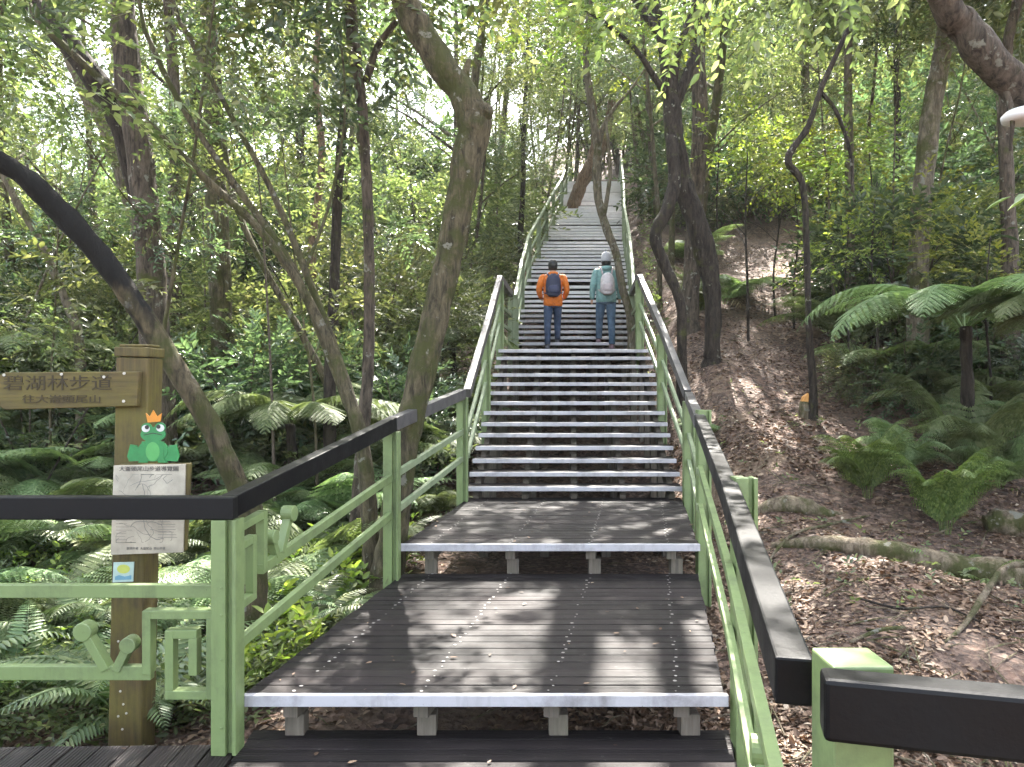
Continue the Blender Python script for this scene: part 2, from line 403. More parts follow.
def screw_marks(root, d0, d1, z):
    mb = MB()
    for t in (.1, .365, .635, .9):
        d = d0 + .05
        while d < d1:
            for s in (-.028, .028):
                if random.random() < .8:
                    x = XL(d) * (1 - t) + XR(d) * t + random.uniform(-.006, .006) + (.012 if s > 0 else -.012); y = d + s + random.uniform(-.006, .006)
                    r = random.uniform(.005, .011); a0 = random.random() * 6
                    mb.add([(x + r * math.cos(a0 + k * 1.047) * random.uniform(.7, 1.3), y + r * math.sin(a0 + k * 1.047), z + .0032) for k in range(6)], [(0, 1, 2, 3, 4, 5)])
            d += .125
    mb.build('screw_head', flat('pale_screw_residue', (.3, .28, .26), .6), root)

def make_platform(name, d0, d1, z, label):
    r = empty(name, ((XL(d0) + XR(d0)) / 2, d0, z), label, 'platform', 'timber platforms of the walkway')
    mb = MB(); plank_deck(mb, d0, d1, z); mb.build('decking', PLANK, r, .002)
    mb = MB(); nosing(mb, d0, z, .052); mb.build('nosing', NOSE, r, .003)
    bearer(r, d0 + .02, d1 - .02, z - .04)
    supports(r, d0 + .06, z - .125, gh); supports(r, d1 - .3, z - .125, gh)
    screw_marks(r, d0, d1, z)
    return r
make_platform('boardwalk_platform', 3.53, 5.78, Z1, 'large wet dark plank platform with white front edge, nearest below the stairs')
make_platform('boardwalk_platform', 5.72, 8.05, Z2, 'shorter plank platform at the foot of the open stair flight')

# entrance decks the camera stands on
r = empty('boardwalk_platform', (0, 2, Z0), 'dark wet cross plank deck in the bottom foreground before the first step', 'platform', 'timber platforms of the walkway')
mb = MB(); plank_deck(mb, -1.8, 3.66, Z0, f=(lambda d: -1.22, lambda d: .62 + .19 * (d - 1.5))); mb.build('decking', PLANK, r, .002)
mb = MB()
for x in (-1.1, -.4, .3): mb.box(x, x + .08, -1.7, 3.6, Z0 - .13, Z0 - .038)
mb.build('joist', BEAM, r)
r = empty('boardwalk_platform', (-2.4, 2, Z0), 'side deck of lengthwise planks under the left railing and signpost', 'platform', 'timber platforms of the walkway')
mb = MB(); x = -1.235
while x > -6:
    mb.slab((x - .118, -1.8), (x, -1.8), (x, 3.50 + .02 * (x + 1.2)), (x - .118, 3.50 + .02 * (x + 1.1)), Z0 - .035, Z0 - .001 + random.uniform(-.0015, .0015)); x -= .125
mb.build('decking', PLANKY, r, .002)
mb = MB()
for y in (-1.5, .3, 2.0, 3.2): mb.box(-5.9, -1.24, y, y + .09, Z0 - .14, Z0 - .038)
mb.build('joist', BEAM, r)

# ------------------------------------------------------------------ stair flights
def tread_part(root, d, z, depth=.3, h=.045, riser=False, pale=False):
    mb = MB(); j = random.uniform(-.004, .004)
    e = d + depth
    mb.slab((XL(d), d), (XR(d), d), (XR(e), e), (XL(e), e), z - .035, z + j * .3)
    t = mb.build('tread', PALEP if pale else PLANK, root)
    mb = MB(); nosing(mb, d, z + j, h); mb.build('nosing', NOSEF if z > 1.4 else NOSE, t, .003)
    if riser:
        mb = MB(); mb.slab((XL(d) + .03, d + .05), (XR(d) - .03, d + .05), (XR(d) - .03, d + .07), (XL(d) + .03, d + .07), z - riser, z - .037)
        mb.build('riser', PALEP, t)
low = empty('stair_flight', ((XL(7.9) + XR(7.9)) / 2, 7.9, Z2), 'lower open riser stair flight with white nosings, between the platform and the landing', 'stairs')
for k in range(14):
    d = 7.9 + .246 * k; z = -1.057 + .119 * k
    tread_part(low, d, z, .275 if k < 13 else .34)
for i in range(5):
    t = .04 + .92 * i / 4
    mb = MB(); a = Vector((XL(7.9) * (1 - t) + XR(7.9) * t, 7.98, -1.057 - .17)); b = Vector((XL(11.1) * (1 - t) + XR(11.1) * t, 11.2, .49 - .14))
    mb.bar(a, b, .06, .16)
    for k in range(0, 13, 3):
        q = a.lerp(b, (k + .5) / 13); mb.box(q.x - .04, q.x + .04, q.y, q.y + .08, gh(q.x, q.y) - .1, q.z)
    mb.build('stringer', BEAM, low)
land = empty('boardwalk_platform', (1, 12.3, .49), 'short level landing where the two walkers begin the upper stairs', 'platform', 'timber platforms of the walkway')
mb = MB(); plank_deck(mb, 11.46, 13.75, .488); mb.build('decking', PLANK, land); supports(land, 11.7, .4, gh); supports(land, 13.3, .4, gh)
bearer(land, 11.5, 13.7, .45)
# upper stairs
UD = [13.6, 16.6, 20.75, 22.8, 25.5, 30.7]; UZ = [.61, 2.11, 3.85, 4.72, 5.87, 8.05]
def uz(d): return float(np.interp(d, UD, UZ))
steps = []; z = .61; marks = [2.11, 3.85, 4.72, 5.87, 7.0]
while z < 8.06:
    d = float(np.interp(z, UZ, UD)); steps.append((d, z))
    if marks and z + .13 > marks[0]: z += .21; marks.pop(0)
    else: z += .122 if z < 1.9 else .148
up = empty('stair_flight', ((XL(13.6) + XR(13.6)) / 2, 13.6, .49), 'long pale upper stair flight climbing the hill beyond the two walkers', 'stairs')
for k, (d, z) in enumerate(steps):
    nd_ = steps[k + 1][0] if k + 1 < len(steps) else d + .8
    far = z > 3.0
    tread_part(up, d, z, nd_ - d + .06, .052 if z < 1.9 else .063, pale=z > 3.2)  # higher treads switch to pale planks, their brightness put into the colour
for i in range(4):
    t = .04 + .92 * i / 3; mb = MB()
    for a_, b_ in zip(UD[:-1], UD[1:]):
        mb.bar((XL(a_) * (1 - t) + XR(a_) * t, a_ + .1, uz(a_) - .19), (XL(b_) * (1 - t) + XR(b_) * t, b_ + .1, uz(b_) - .19), .06, .18)
        mb.box(XL(a_) * (1 - t) + XR(a_) * t - .05, XL(a_) * (1 - t) + XR(a_) * t + .05, a_ + .1, a_ + .2, gh(XL(a_) * (1 - t) + XR(a_) * t, a_) - .2, uz(a_) - .2)
    mb.build('stringer', BEAM, up)
top = empty('boardwalk_platform', (3.4, 32, 8.1), 'pale top platform where the stairs disappear among the trees', 'platform', 'timber platforms of the walkway')
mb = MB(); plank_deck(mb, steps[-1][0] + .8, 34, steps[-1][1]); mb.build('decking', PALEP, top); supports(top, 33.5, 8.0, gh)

# ------------------------------------------------------------------ railings
def post_mesh(p, z0, z1, w=.12, dpt=.11, ang=0.0):
    mb = MB(); c, s = math.cos(ang), math.sin(ang)
    def bx(u0, u1, v0, v1, a, b):
        q = [(p[0] + u * c - v * s, p[1] + u * s + v * c) for u, v in ((u0, v0), (u1, v0), (u1, v1), (u0, v1))]
        mb.slab(*q, a, b)
    bx(-w / 2, w / 2 - .045, -dpt / 2, dpt / 2, z0, z1)                 # main timber-like box
    bx(w / 2 - .045, w / 2 - .018, -dpt / 2 + .03, dpt / 2 - .03, z0, z1 - .002)    # groove web
    bx(w / 2 - .018, w / 2, -dpt / 2 + .006, dpt / 2 - .006, z0, z1 - .001)
    for z in (z0 + .12, z0 + .42, z1 - .42, z1 - .3): # bolts
        if z1 - z0 > .8: bx(-.012, -.002, -dpt / 2 - .005, -dpt / 2, z, z + .01)
    return mb
def motif(root, O, U, mat, side=(0, 0, 1), th=.045, w=.036, mirror=1):
    """square spiral with two knobbed feelers, in the plane of the rail. O = rail height at the post; U = unit vector along the rail away from the post"""
    U = Vector(U); Uh = Vector((U.x, U.y, 0)).normalized(); Zv = Vector((0, 0, 1)); slope = U.z / max(1e-6, math.hypot(U.x, U.y))
    nrm = Uh.cross(Zv).normalized(); O = Vector(O)
    P = lambda u, v: O + Uh * u + Zv * (v + slope * u)
    mb = MB(); path = [(.30, 0), (.30, .262), (.016, .262), (.016, -.095), (.2, -.095), (.2, .175), (.095, .175), (.095, .01)]
    for i, (a, b) in enumerate(zip(path[:-1], path[1:])):
        a_, b_ = P(*a), P(*b); e = (b_ - a_).normalized() * (w / 2 - .001)
        mb.bar(a_ + (e if i else -e * .2), b_ + e, th - .0007 * i, w, up=tuple(nrm.cross((b_ - a_).normalized())))
    mb.build('square_spiral', mat, root, .003)
    for (u0, v0, u1, v1, R) in ((.485, .015, .585, .185, .042), (.44, .012, .385, .125, .036)):
        mb = MB(); a, b = P(u0, v0), P(u1, v1)
        mb.bar(a, b, th - .004, w, up=tuple(nrm.cross((b - a).normalized())))
        mb.tube([b - nrm * .032, b - nrm * .030, b + nrm * .030, b + nrm * .032], [R - .004, R, R, R - .004], 20)
        mb.build('feeler', mat, root, .002)

def section(label, posts, tops, mats, post_f=True, mot=None, group='green and black railings', mids=(-.43, -.70), inset=0.0, pz=None, capw=.075, hh=.10, pside=0.0, plate=True):
    """posts: list of (x,y,zbottom); tops: z of rail top at each"""
    r = empty('railing', (posts[0][0], posts[0][1], posts[0][2]), label, 'railing', group)
    rail, mid, pst = mats
    for i, (p, t) in enumerate(zip(posts, tops)):
        if pz and pz[i] is None: continue
        nxt = posts[i + 1] if i + 1 < len(posts) else posts[i]; prv = posts[i - 1] if i else posts[i]
        ang = math.atan2(nxt[1] - prv[1], nxt[0] - prv[0]) - math.pi / 2
        top_ = (pz[i] if pz else t - hh - .004)
        post_mesh((p[0] + pside, p[1]), p[2], top_, .11, .11, ang * .3).build('post', pst, r, .004)
    for i in range(len(posts) - 1):
        a = Vector((posts[i][0], posts[i][1], tops[i])); b = Vector((posts[i + 1][0], posts[i + 1][1], tops[i + 1])); u = (b - a).normalized()
        mb = MB(); mb.bar(a - Vector((0, 0, hh / 2)), b - Vector((0, 0, hh / 2)) , capw, hh); mb.build('handrail', rail, r, .006)
        for q, m in enumerate(mids):
            s = 0.0
            if mot and mot[0] == i and mot[1] == q: s = .285
            A = a + u * (s + .0); mb = MB(); off = Vector((0, 0, m))
            mb.bar(A + off, b + off, .035, .05)
            mb.build('middle_rail', mid, r, .003)
            if s: motif(r, a + off, u, mid)
    return r

G3 = (BLACK, GREEN, GREEN)
PA = (-1.268, 3.44)
# front left section, level, running out of frame to the left
r = empty('railing', (PA[0], PA[1], Z0), 'level railing at lower left in front of the signpost, with square spiral ornament', 'railing', 'green and black railings')
mb = MB(); mb.bar((-6, 3.43, -.55), (PA[0] + .04, 3.43, -.552), .075, .10); mb.build('handrail', BLACK, r, .006)
mb = MB(); mb.bar((-6, 3.445, -.926), (PA[0] - .055, 3.445, -.926), .04, .058); mb.build('middle_rail', GREEN, r, .003)
mb = MB(); mb.bar((-6, 3.445, -1.29), (PA[0] - .055 - .285, 3.445, -1.29), .04, .062); mb.build('middle_rail', GREEN, r, .003)
motif(r, (PA[0] - .055, 3.445, -1.29), (-1, 0, 0), GREEN, th=.06, w=.038)
post_mesh((-3.6, 3.44), Z0, -.604).build('post', GREEN, r, .004)
# left: corner post A to B to C
section('left railing between corner post and mossy S shaped tree, with knobbed feelers above its bar', [(PA[0] + .0, PA[1], Z0), (-.872, 5.6, -1.6)], [-.500, -.245], G3, mot=(0, 0))
section('short left railing from the tree to the foot of the lower stair flight', [(-.872, 5.62, -1.6), (-.50, 7.78, -1.5)], [-.245, -.055], (GREYR, GREENW, GREEN), pz=[None, -.14])
section('steep left railing beside the lower open stair flight', [(-.46, 7.9, -1.4), (-.32, 9.5, -.75), (-.175, 11.25, .2)], [-.05, .72, 1.585], (GREYR, GREENW, GREEN), pz=[None, .6, 1.5])
section('left landing railing pinching in towards the upper stairs', [(-.175, 11.3, .3), (-.02, 13.5, .2)], [1.585, 1.62], (GREYR, GREENW, GREENW), pz=[None, 1.55])
# right side
PD = (.60, 1.49)
r = section('big near right railing with knobbed feelers, running up from the cut rail end', [(.572, 1.56, Z0), (.985, 3.5, Z0), (1.405, 5.75, -1.6)], [-.555, -.44, -.235], G3,
            mot=(0, 1), pz=[None, None, None], mids=(-.40, -.68))
for (x, y, zt, zb) in ((1.055, 3.5, -.425, -1.8), (1.455, 5.85, -.2, -1.7)):
    post_mesh((x, y), zb, zt, .1, .1).build('post', GREEN, r, .004)
mbp = MB(); mbp.box(.598, .712, 1.432, 1.54, Z0, -.527); mbp.build('post', GREEN, r, .005)
r = empty('railing', (.9, 1.36, Z0), 'thick black rail crossing the bottom right corner', 'railing', 'green and black railings')
mb = MB(); mb.bar((.560, 1.392, -.578), (1.9, 1.03, -.578), .07, .112); mb.build('handrail', BLACK, r, .009)
mb = MB(); mb.bar((.66, 1.40, -.98), (1.9, 1.07, -.98), .04, .058); mb.build('middle_rail', GREEN, r, .003)
mb = MB(); mb.bar((.66, 1.40, -1.29), (1.9, 1.07, -1.29), .04, .058); mb.build('middle_rail', GREEN, r, .003)
post_mesh((1.9, 1.1), Z0, -.64).build('post', GREEN, r, .004)
section('short right railing beside the middle platform', [(1.405, 5.78, -1.6), (1.79, 7.8, -1.5)], [-.235, -.085], (GREYR, GREENW, GREEN), pz=[None, -.18])
section('steep right railing beside the lower open stair flight', [(1.80, 7.9, -1.4), (1.85, 9.5, -.75), (1.865, 11.25, .2)], [-.06, .72, 1.60], (GREYR, GREENW, GREEN), pz=[None, .6, 1.5])
section('right landing railing pinching in towards the upper stairs', [(1.865, 11.3, .3), (2.10, 13.5, .2)], [1.60, 1.63], (GREYR, GREENW, GREENW), pz=[None, 1.55])
UPD = [13.6, 15.4, 17.2, 19.1, 20.9, 22.8, 25.2, 27.8, 30.7, 33.5]
def up_rail(fx, off, label):
    ps = [(fx(d) + off, d, gh(fx(d), d) - .1) for d in UPD]; ts = [(uz(d) if d < 31 else 8.05) + .96 for d in UPD]
    section(label, ps, ts, (GREENW, GREENW, GREENW), mids=(-.4, -.75), capw=.06, hh=.07)
up_rail(XL, .05, 'long pale green left railing of the upper stairs behind the orange walker')
up_rail(XR, .06, 'long pale green right railing of the upper stairs behind the teal walker')

# ------------------------------------------------------------------ sign post
def text_mesh(mb_name, s, size, loc, mat, parent, rz=0.0, depth=.0015, squeeze=1.0):
    cu = bpy.data.curves.new(mb_name, 'FONT'); cu.body = s; cu.size = size; cu.extrude = depth; cu.align_x = 'CENTER'; cu.align_y = 'CENTER'; cu.resolution_u = 2
    o = bpy.data.objects.new(mb_name, cu); C.objects.link(o)
    dg = bpy.context.evaluated_depsgraph_get(); me = bpy.data.meshes.new_from_object(o.evaluated_get(dg)); bpy.data.objects.remove(o)
    me.transform(Matrix.Translation(loc) @ Euler((math.radians(90), 0, rz)).to_matrix().to_4x4() @ Matrix.Diagonal((squeeze, 1, 1, 1)))
    me.materials.clear(); me.name = mb_name
    return link(mb_name, me, mat, parent)
SY = 3.95
def sx(px): return (px - 512) * SY / F
def sz(py): return (HY - py) * SY / F
sp = empty('signpost', (sx(124), SY, -2.0), 'mossy square wooden trail signpost with one arm board pointing left', 'signpost')
mb = MB(); b0, b1 = Vector((sx(122), SY + .09, -2.2)), Vector((sx(131.5), SY + .09, sz(356)))
mb.bar(b0, b1, .17, .165, up=(0, 1, 0)); mb.build('post', SIGNW, sp, .008)
mb = MB(); c0 = b1 + Vector((0, 0, .004)); mb.bar(c0, c0 + Vector((.001, 0, .05)), .182, .178, up=(0, 1, 0))
mb.bar(c0 + Vector((.001, 0, .051)), c0 + Vector((.001, 0, .066)), .15, .145, up=(0, 1, 0)); mb.build('post_cap', SIGNW, sp, .006)
mb = MB(); mb.poly([(sx(-25), sz(388)), (sx(9), sz(408)), (sx(140), sz(404.5)), (sx(142), sz(370)), (sx(9), sz(371))][::1], (1, 0, 0), (0, 0, 1), (0, SY - .036, 0), -.045)
arm = mb.build('arm_board', SIGNB, sp, .005)
ENGR = flat('engraved_dark_paint', (.035, .025, .01), .8)
text_mesh('lettering', '碧湖林步道', .083, (sx(62), SY - .038, sz(382.5)), ENGR, arm, squeeze=1.35)
text_mesh('lettering', '往大崙頭尾山', .045, (sx(66), SY - .038, sz(398)), ENGR, arm, squeeze=1.5)
mb = MB()
for px, py in ((66, 372.8), (108, 375.5), (128, 372), (127.5, 399.5), (9, 373.5)):
    mb.tube([(sx(px), SY - .0375, sz(py)), (sx(px), SY - .0415, sz(py))], .0075, 8)
for px, py in ((118, 640), (121, 652), (119, 668), (124, 676), (120, 690), (123, 703), (118, 715), (122, 728), (127, 660), (126, 712)):  # pale lichen dots on the lower post, modelled like screw heads
    mb.tube([(sx(px), SY + .004, sz(py)), (sx(px), SY + .001, sz(py))], .006, 7)
mb.build('screw_and_lichen', flat('dull_screw_and_lichen', (.45, .42, .36), .4), sp)

ip = empty('trail_map_sign', (sx(150), SY - .1, sz(553)), 'whitish engraved trail map panel with green frog cutout on top', 'sign')
panel = flat('pale_stone_panel', (.36, .32, .25), .5, .3, 7)
mb = MB(); y0 = SY - .06; SY_POST = SY; SY = y0
mb.poly([(sx(114), sz(551)), (sx(184.5), sz(550)), (sx(189), sz(462)), (sx(117), sz(463))], (1, 0, 0), (0, 0, 1), (0, y0 + .012, 0), -.03)
mb.build('backing_board', SIGNW, ip, .004)
mb = MB(); mb.poly([(sx(110.5), sz(553.5)), (sx(183), sz(551)), (sx(185.5), sz(462.5)), (sx(113.5), sz(464))], (1, 0, 0), (0, 0, 1), (0, y0, 0), -.011)
pan = mb.build('panel', panel, ip, .002)
DARKT = flat('grey_engraving', (.16, .15, .13), .6)
text_mesh('lettering', '大崙頭尾山步道導覽圖', .027, (sx(149), y0 - .0008, sz(467.6)), flat('dark_engraving', (.06, .055, .05), .6), pan, squeeze=1.12)
text_mesh('lettering', '碧湖步道  大崙尾山  翠山步道', .015, (sx(146), y0 - .0008, sz(547)), DARKT, pan)
mb = MB()
def strip(pts, w):
    for a, b in zip(pts[:-1], pts[1:]):
        ax, ay = a; bx_, by = b; L = math.hypot(bx_ - ax, by - ay) or 1; nx_, ny_ = -(by - ay) / L * w / 2, (bx_ - ax) / L * w / 2
        mb.add([(sx(ax + nx_), y0 - .0006, sz(ay + ny_)), (sx(ax - nx_), y0 - .0006, sz(ay - ny_)), (sx(bx_ - nx_), y0 - .0006, sz(by - ny_)), (sx(bx_ + nx_), y0 - .0006, sz(by + ny_))], [(0, 1, 2, 3)])
rr = random.Random(5)
for k in range(30):
    x = rr.uniform(118, 165); y = rr.uniform(474, 540); a = rr.uniform(0, 6); pts = [(x, y)]
    for q in range(14):
        a += rr.uniform(-.6, .6); x = min(172, max(116, x + 2.6 * math.cos(a))); y = min(541, max(473, y + 2.2 * math.sin(a))); pts.append((x, y))
    strip(pts, rr.choice([.3, .45, .7]))
mb.build('map_print', DARKT, pan); mb = MB()
for k in range(9): strip([(158, 515 + k * 2.6), (158 + rr.uniform(12, 22), 515 + k * 2.6)], .5)
strip([(173, 478), (167, 482), (163, 477), (167, 474)], .5)
for k in range(7): strip([(116, 519 + k * 3.2), (116 + rr.uniform(8, 18), 519 + k * 3.2)], .4)
mb.build('legend_lines', DARKT, pan)
# frog cutout
def ell(cx, cy, rx, ry, n=28, a0=0, a1=2 * math.pi): return [(sx(cx + rx * math.cos(a0 + (a1 - a0) * k / n)), sz(cy - ry * math.sin(a0 + (a1 - a0) * k / n))) for k in range(n)]
FG = flat('frog_green_paint', (.015, .17, .045), .4, .15); FGL = flat('frog_belly_paint', (.06, .27, .07), .4, .1); WH = flat('white_paint', (.5, .5, .48), .4, .05); BK = flat('black_paint', (.01, .01, .01), .4, .1); OR = flat('orange_crown_paint', (.5, .19, .012), .4, .15)
fy = y0 - .002
frog = MB()
frog.poly(ell(153, 449, 15, 11), (1, 0, 0), (0, 0, 1), (0, fy, 0), -.012)
frog.poly(ell(153, 433, 12.5, 7.5), (1, 0, 0), (0, 0, 1), (0, fy + .001, 0), -.010)
frog.poly(ell(146.5, 426.5, 5.4, 5), (1, 0, 0), (0, 0, 1), (0, fy + .002, 0), -.008)
frog.poly(ell(160, 426, 5.4, 5), (1, 0, 0), (0, 0, 1), (0, fy + .002, 0), -.008)
for s in (-1, 1):
    frog.poly([(sx(153 + s * a), sz(b)) for a, b in (((8, 459), (24, 460), (26, 455), (23, 443), (17, 444), (12, 450)) if s > 0 else reversed(((8, 459), (24, 460), (26, 455), (23, 443), (17, 444), (12, 450))))], (1, 0, 0), (0, 0, 1), (0, fy + .003, 0), -.01)
    frog.poly([(sx(153 + s * a), sz(b)) for a, b in (((5, 461), (15, 461), (11, 457), (11, 440), (7, 440)) if s > 0 else reversed(((5, 461), (15, 461), (11, 457), (11, 440), (7, 440))))], (1, 0, 0), (0, 0, 1), (0, fy - .0015, 0), -.01)
fr = frog.build('frog_cutout', FG, ip)
mb = MB(); mb.poly(ell(153, 450, 7, 9.5), (1, 0, 0), (0, 0, 1), (0, fy - .002, 0), -.0015); mb.build('belly', FGL, fr)
mb = MB(); mb.poly(ell(146, 427, 4, 3.6), (1, 0, 0), (0, 0, 1), (0, fy - .001, 0), -.0015); mb.poly(ell(160.5, 426.5, 4, 3.6), (1, 0, 0), (0, 0, 1), (0, fy - .001, 0), -.0015); mb.build('eye', WH, fr)
mb = MB()
for cx, cy_ in ((147.3, 425.7), (158.8, 425.2)): mb.poly(ell(cx, cy_, 2.1, 2.1), (1, 0, 0), (0, 0, 1), (0, fy - .003, 0), -.0015)
mb.poly([(sx(a), sz(b)) for a, b in ((144, 433.2), (153, 431.2), (162, 433), (162, 433.7), (153, 432), (144, 434))][::-1], (1, 0, 0), (0, 0, 1), (0, fy - .0005, 0), -.0015)
mb.build('pupil', BK, fr)
mb = MB(); mb.poly([(sx(a), sz(b)) for a, b in ((148, 421), (160.5, 420), (162, 411.5), (157.5, 415), (153.5, 408.5), (150, 415), (146, 411.5))], (1, 0, 0), (0, 0, 1), (0, fy - .002, 0), -.006); mb.build('crown_ornament', OR, fr)
SY = SY_POST
st = empty('trail_marker_plate', (sx(123), SY, sz(571)), 'small pale blue and yellow plate nailed below the map panel', 'plate')
mb = MB(); mb.poly([(sx(112.5), sz(581)), (sx(133), sz(580)), (sx(134), sz(560.5)), (sx(113.5), sz(561))], (1, 0, 0), (0, 0, 1), (0, SY - .0, 0), -.006); pl_ = mb.build('plate', flat('pale_blue_plate', (.42, .55, .5), .4, .12), st)
mb = MB(); mb.poly(ell(123.5, 567.5, 6.5, 4.5), (1, 0, 0), (0, 0, 1), (0, SY - .001, 0), -.001); mb.build('emblem', flat('yellow_green_emblem', (.5, .55, .12), .4, .1), pl_)
mb = MB(); mb.poly([(sx(a), sz(b)) for a, b in ((115, 578.5), (131.5, 578), (131.5, 573.5), (125, 575), (119, 573.5), (115, 575))], (1, 0, 0), (0, 0, 1), (0, SY - .0012, 0), -.001); mb.build('wave_print', flat('blue_print', (.15, .33, .42), .4, .1), pl_)

# ------------------------------------------------------------------ lamp at the right edge
lp = at(1029, 116, 5.2)
r = empty('disc_lamp', (lp.x, lp.y, gh(lp.x, lp.y)), 'white round disc lamp head cut by the right edge of the photo', 'lamp')
mb = MB(); mb.loft([(lp.x, lp.y, lp.z - .03, .11, .11), (lp.x, lp.y, lp.z - .012, .16, .16), (lp.x, lp.y, lp.z + .02, .165, .165), (lp.x, lp.y, lp.z + .045, .14, .14), (lp.x, lp.y, lp.z + .055, .06, .06)], 32)
mb.build('lamp_shade', flat('white_enamel', (.78, .78, .8), .35, .03), r, smooth=True)
mb = MB(); mb.tube([(lp.x + .05, lp.y, gh(lp.x, lp.y) - .3), (lp.x + .05, lp.y, lp.z - .02)], .025, 10); mb.build('pole', flat('grey_pole', (.3, .3, .3), .4), r)

# ------------------------------------------------------------------ people
def skin_obj(name, pts, edges, rads, mat, parent, lvl=1):
    me = bpy.data.meshes.new(name); me.from_pydata([tuple(p) for p in pts], edges, [])
    o = link(name, me, mat, parent); m = o.modifiers.new('skin', 'SKIN')
    for v, r_ in zip(me.skin_vertices[0].data, rads): v.radius = (r_, r_) if not isinstance(r_, tuple) else r_
    me.skin_vertices[0].data[0].use_root = True
    o.modifiers.new('sub', 'SUBSURF').levels = lvl; o.modifiers['sub'].render_levels = lvl; m.use_smooth_shade = True
    return o
SKIN = flat('skin', (.5, .3, .2), .5, .1)
DENIM = flat('blue_denim', (.045, .07, .13), .8, .45, 9); DENIM2 = flat('washed_blue_denim', (.07, .12, .19), .8, .4, 9)
def person(label, loc, H, jacket, pants, hatmat, hat, arms_out, step, shoe, rz=0.0):
    x, y, z = loc; s = H / 1.7
    r = empty('person', loc, label, 'person', None)
    P = lambda a, b, c: Vector((x + a * s, y + b * s, z + c * s))
    lf, rf = step      # (dy, dz) of the left and right foot
    hip = P(0, 0, .92)
    def leg(sd, f):
        fy_, fz = f
        return [P(sd * .085, 0, .88), P(sd * .1, fy_ * .55 + .04, .48 + fz * .55), P(sd * .105, fy_, .09 + fz)]
    L = leg(-1, lf); R = leg(1, rf)
    if arms_out:
        AL = [P(-.19, .0, 1.39), P(-.275, -.04, 1.13), P(-.225, .12, .98), P(-.19, .17, .95)]; AR = [P(.19, .0, 1.39), P(.275, -.04, 1.13), P(.225, .12, .98), P(.19, .17, .95)]
    else:
        AL = [P(-.18, .0, 1.39), P(-.235, -.02, 1.13), P(-.25, .05, .88), P(-.25, .07, .8)]; AR = [P(.18, .0, 1.39), P(.23, -.02, 1.13), P(.245, .04, .89), P(.24, .06, .81)]
    pts = [hip, P(0, 0, 1.15), P(0, .0, 1.38), P(0, .01, 1.47), P(0, .02, 1.56), P(0, .03, 1.64)] + L + [P(-.105, lf[0] + .1, .04 + lf[1])] + R + [P(.105, rf[0] + .1, .04 + rf[1])] + AL + AR
    ed = [(0, 1), (1, 2), (2, 3), (3, 4), (4, 5), (0, 6), (6, 7), (7, 8), (8, 9), (0, 10), (10, 11), (11, 12), (12, 13), (2, 14), (14, 15), (15, 16), (16, 17), (2, 18), (18, 19), (19, 20), (20, 21)]
    rad = [.1, .1, .1, .05, .085, .07, .07, .05, .035, .03, .07, .05, .035, .03, .045, .035, .027, .022, .045, .035, .027, .022]
    skin_obj('body', pts, ed, [q * s for q in rad], SKIN, r)
    # face, ears
    mb = MB()
    mb.loft([(P(0, .02, 0).x, P(0, .025, 0).y, z + c * s, a * s, b * s) for c, a, b in ((1.475, .03, .035), (1.50, .055, .065), (1.55, .07, .085), (1.60, .076, .092), (1.65, .068, .085), (1.685, .035, .045))], 18)
    for sd in (-1, 1): mb.loft([(P(sd * .077, .02, 0).x, P(0, .02, 0).y, z + c * s, .01 * s, q * s) for c, q in ((1.54, .008), (1.57, .02), (1.6, .012))], 8)
    mb.loft([(P(0, .12, 0).x, P(0, .12, 0).y, z + c * s, .012 * s, q * s) for c, q in ((1.54, .02), (1.56, .018), (1.6, .006))], 8)
    # jacket
    hem = .79 if arms_out else .80
    jk = MB()
    rings = [(hem, .185, .13), (hem + .08, .19, .135), (1.05, .175, .125), (1.2, .19, .13), (1.34, .205, .125), (1.41, .17, .105), (1.455, .09, .08), (1.475, .07, .07)]
    jk.loft([(P(0, 0, 0).x + .004 * math.sin(i * 2.1), P(0, .0, 0).y, z + c * s, a * s, b * s) for i, (c, a, b) in enumerate(rings)], 22)
    for A in (AL, AR):
        q = [A[0].lerp(P(0, 0, 1.36), .25), A[0], A[0].lerp(A[1], .5), A[1], A[1].lerp(A[2], .5), A[2].lerp(A[3], .2)]
        jk.tube(q, [.07 * s, .082 * s, .07 * s, .064 * s, .054 * s, .042 * s], 12, rough=.12)
    # hood roll
    jk.tube([P(.085 * math.cos(a), -.055 + .055 * math.sin(a), 1.44 + .015 * math.sin(a)) for a in np.linspace(math.pi, 2 * math.pi, 8)], [.02 * s, .035 * s, .045 * s, .05 * s, .05 * s, .045 * s, .035 * s, .02 * s], 10)
    jo = jk.build('jacket', jacket, r, smooth=True); jo.modifiers.new('sub', 'SUBSURF').render_levels = 1
    # trousers
    tr = MB(); tr.loft([(x, y, z + c * s, a * s, b * s) for c, a, b in ((.80, .15, .11), (.86, .168, .118), (.96, .155, .11))], 18)
    for A in (L, R):
        q = [A[0] + Vector((0, 0, .03)), A[0].lerp(A[1], .35), A[1], A[1].lerp(A[2], .5), A[2] + Vector((0, 0, -.0))]
        tr.tube(q, [.092 * s, .088 * s, .068 * s, .06 * s, .055 * s], 14, rough=.1)
    tr.build('trousers', pants, r, smooth=True)
    for A, sd in ((L, -1), (R, 1)):
        sh = MB(); f = A[2]
        sh.loft([(f.x, f.y + .05 * s, f.z - .09 * s + c * s, a * s, b * s) for c, a, b in ((0, .046, .13), (.025, .048, .132), (.06, .043, .11), (.1, .04, .06))], 16)
        sh.build('shoe', shoe, r, smooth=True)
    hm = MB(); cx, cy_ = P(0, .01, 0).x, P(0, .012, 0).y
